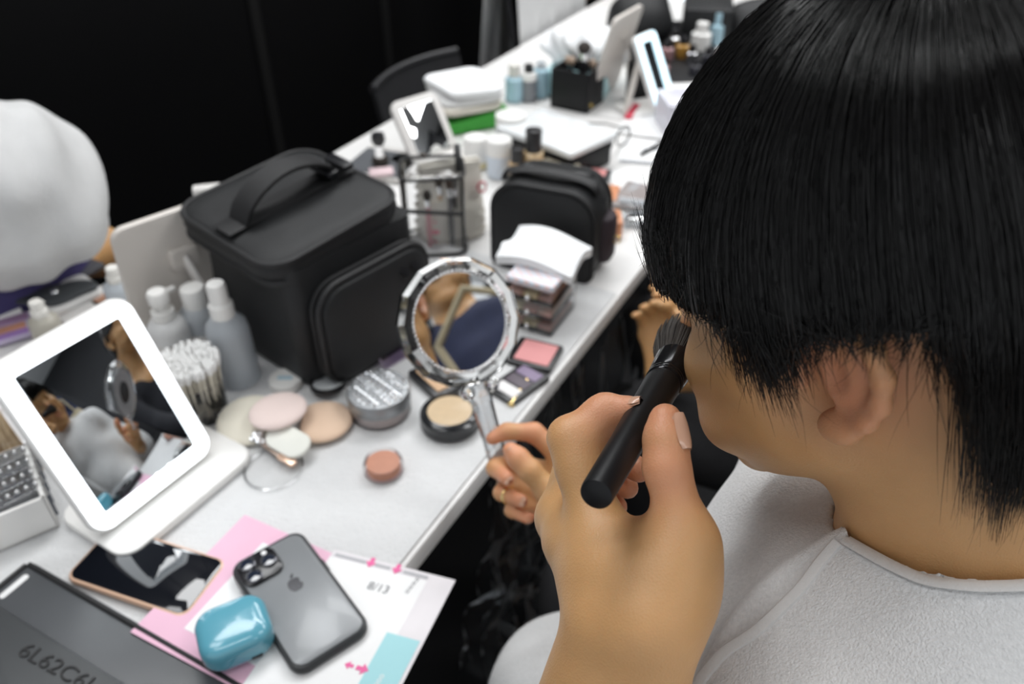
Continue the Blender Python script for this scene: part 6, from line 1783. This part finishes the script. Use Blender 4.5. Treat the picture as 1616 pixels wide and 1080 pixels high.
# ------------------------------------------------------------------ seen only in the crystal mirror: someone in navy with a beige bag
vd = (HMc - CAM).normalized(); rd = vd - nz * 2 * vd.dot(nz)
rp_ = HMc + rd * 1.22
nv = Field(); nvc = Field()
xN, yN = rp_.x, rp_.y
FN = A3(Vector((-rd.x, -rd.y, 0)).normalized()); LN = V3(-FN[1], FN[0], 0); RN = np.stack([LN, FN, V3(0, 0, 1)], 1)
hcV = V3(xN, yN, 1.56); hrV = np.stack([LN, FN, V3(0, 0, 1)], 1); add_head(nv, (lambda x, y, z: hcV + hrV @ V3(x, y, z)), hrV)
sv, pv = V3(xN, yN, 1.36), V3(xN, yN, .92)
nv.cap(hcV - V3(0, 0, .06), sv, .052, .056, .03)
for fl, gr in ((nv, 0), (nvc, .022)):
    fl.cap(sv + LN * .18, sv - LN * .18, .05 + gr, .05 + gr, .05); fl.ell((sv + pv) / 2, (.17 + gr, .12 + gr, .30), RN, .06); fl.ell(pv, (.17 + gr, .12 + gr, .14), RN, .06)
    for s in (-1, 1): fl.cap(sv + LN * .19 * s, V3(xN, yN, 1.08) + LN * .25 * s, .048 + gr, .04 + gr, .03); fl.cap(V3(xN, yN, 1.08) + LN * .25 * s, V3(xN, yN, .95) + LN * .12 * s + FN * .20, .04 + gr, .03 + gr * .8, .03)
for s in (-1, 1):
    nv.cap(pv + LN * .09 * s, V3(xN, yN, .5) + LN * .09 * s, .075, .055, .04); nv.cap(V3(xN, yN, .5) + LN * .09 * s, V3(xN, yN, .08) + LN * .09 * s, .052, .036, .03); nv.cap(V3(xN, yN, .06) + LN * .09 * s, V3(xN, yN, .035) + LN * .09 * s + FN * .14, .036, .028, .02)
    w_ = V3(xN, yN, .94) + LN * .10 * s + FN * .22
    Js = {n: [w_ + V3(0, 0, o) - LN * s * a_ + FN * .01 for a_ in (.06, .09, .11, .125)] for n, o in (('index', .022), ('middle', .007), ('ring', -.008), ('little', -.022))}
    Js['thumb'] = [w_ + V3(0, 0, .02) + FN * .01, w_ + V3(0, 0, .04) - LN * s * .03, w_ + V3(0, 0, .045) - LN * s * .05, w_ + V3(0, 0, .045) - LN * s * .07]
    add_hand(nv, Js, w_, V3(0, 0, 1))
pvn = body_mesh('person', 'person in a navy jacket seen only as a reflection in the crystal hand mirror', nv, .007)
v_, q_ = surface(nvc, .008, func=lambda p, d: d + .006 * np.sin(p[:, 0] * 24 + p[:, 2] * 38) * np.sin(p[:, 1] * 30 - p[:, 2] * 20)); np_mesh('navy_jacket', v_, q_, col('navy_cloth', (.016, .022, .060), .8, var=.25, bump=.4, bscale=200), pvn)
hair_cap(pvn, hcV, hrV)
bg = Vector((xN, yN, .86)) + Vector(tuple(FN * .25 - LN * .04))
m = MB(); R = []
for k in range(13):
    f = k / 12; R.append([(x_ * (1 - .1 * f) + .01 * math.sin(9 * f + 30 * y_), y_ * (1 - .55 * f) + .012 * math.sin(26 * x_ + 5 * f), .30 * f) for x_, y_ in rrect(.30, .10, .04, 8)])
m.loft(R); bb_ = m.build('bag_body', col('beige_canvas', (.52, .45, .31), .85, bump=.4, bscale=90), None)
tb_ = thing('beige_bag', 'beige canvas bag held against the navy jacket, seen only in the crystal mirror', 'bag', bg, math.atan2(FN[1], FN[0]) - math.pi / 2); bb_.parent = tb_
m = MB(); m.tube([(-.10, 0, .29), (-.11, .02, .42), (0, .04, .50), (.11, .02, .42), (.10, 0, .29)], .010, 8); m.build('strap', M['beige_canvas'], tb_)
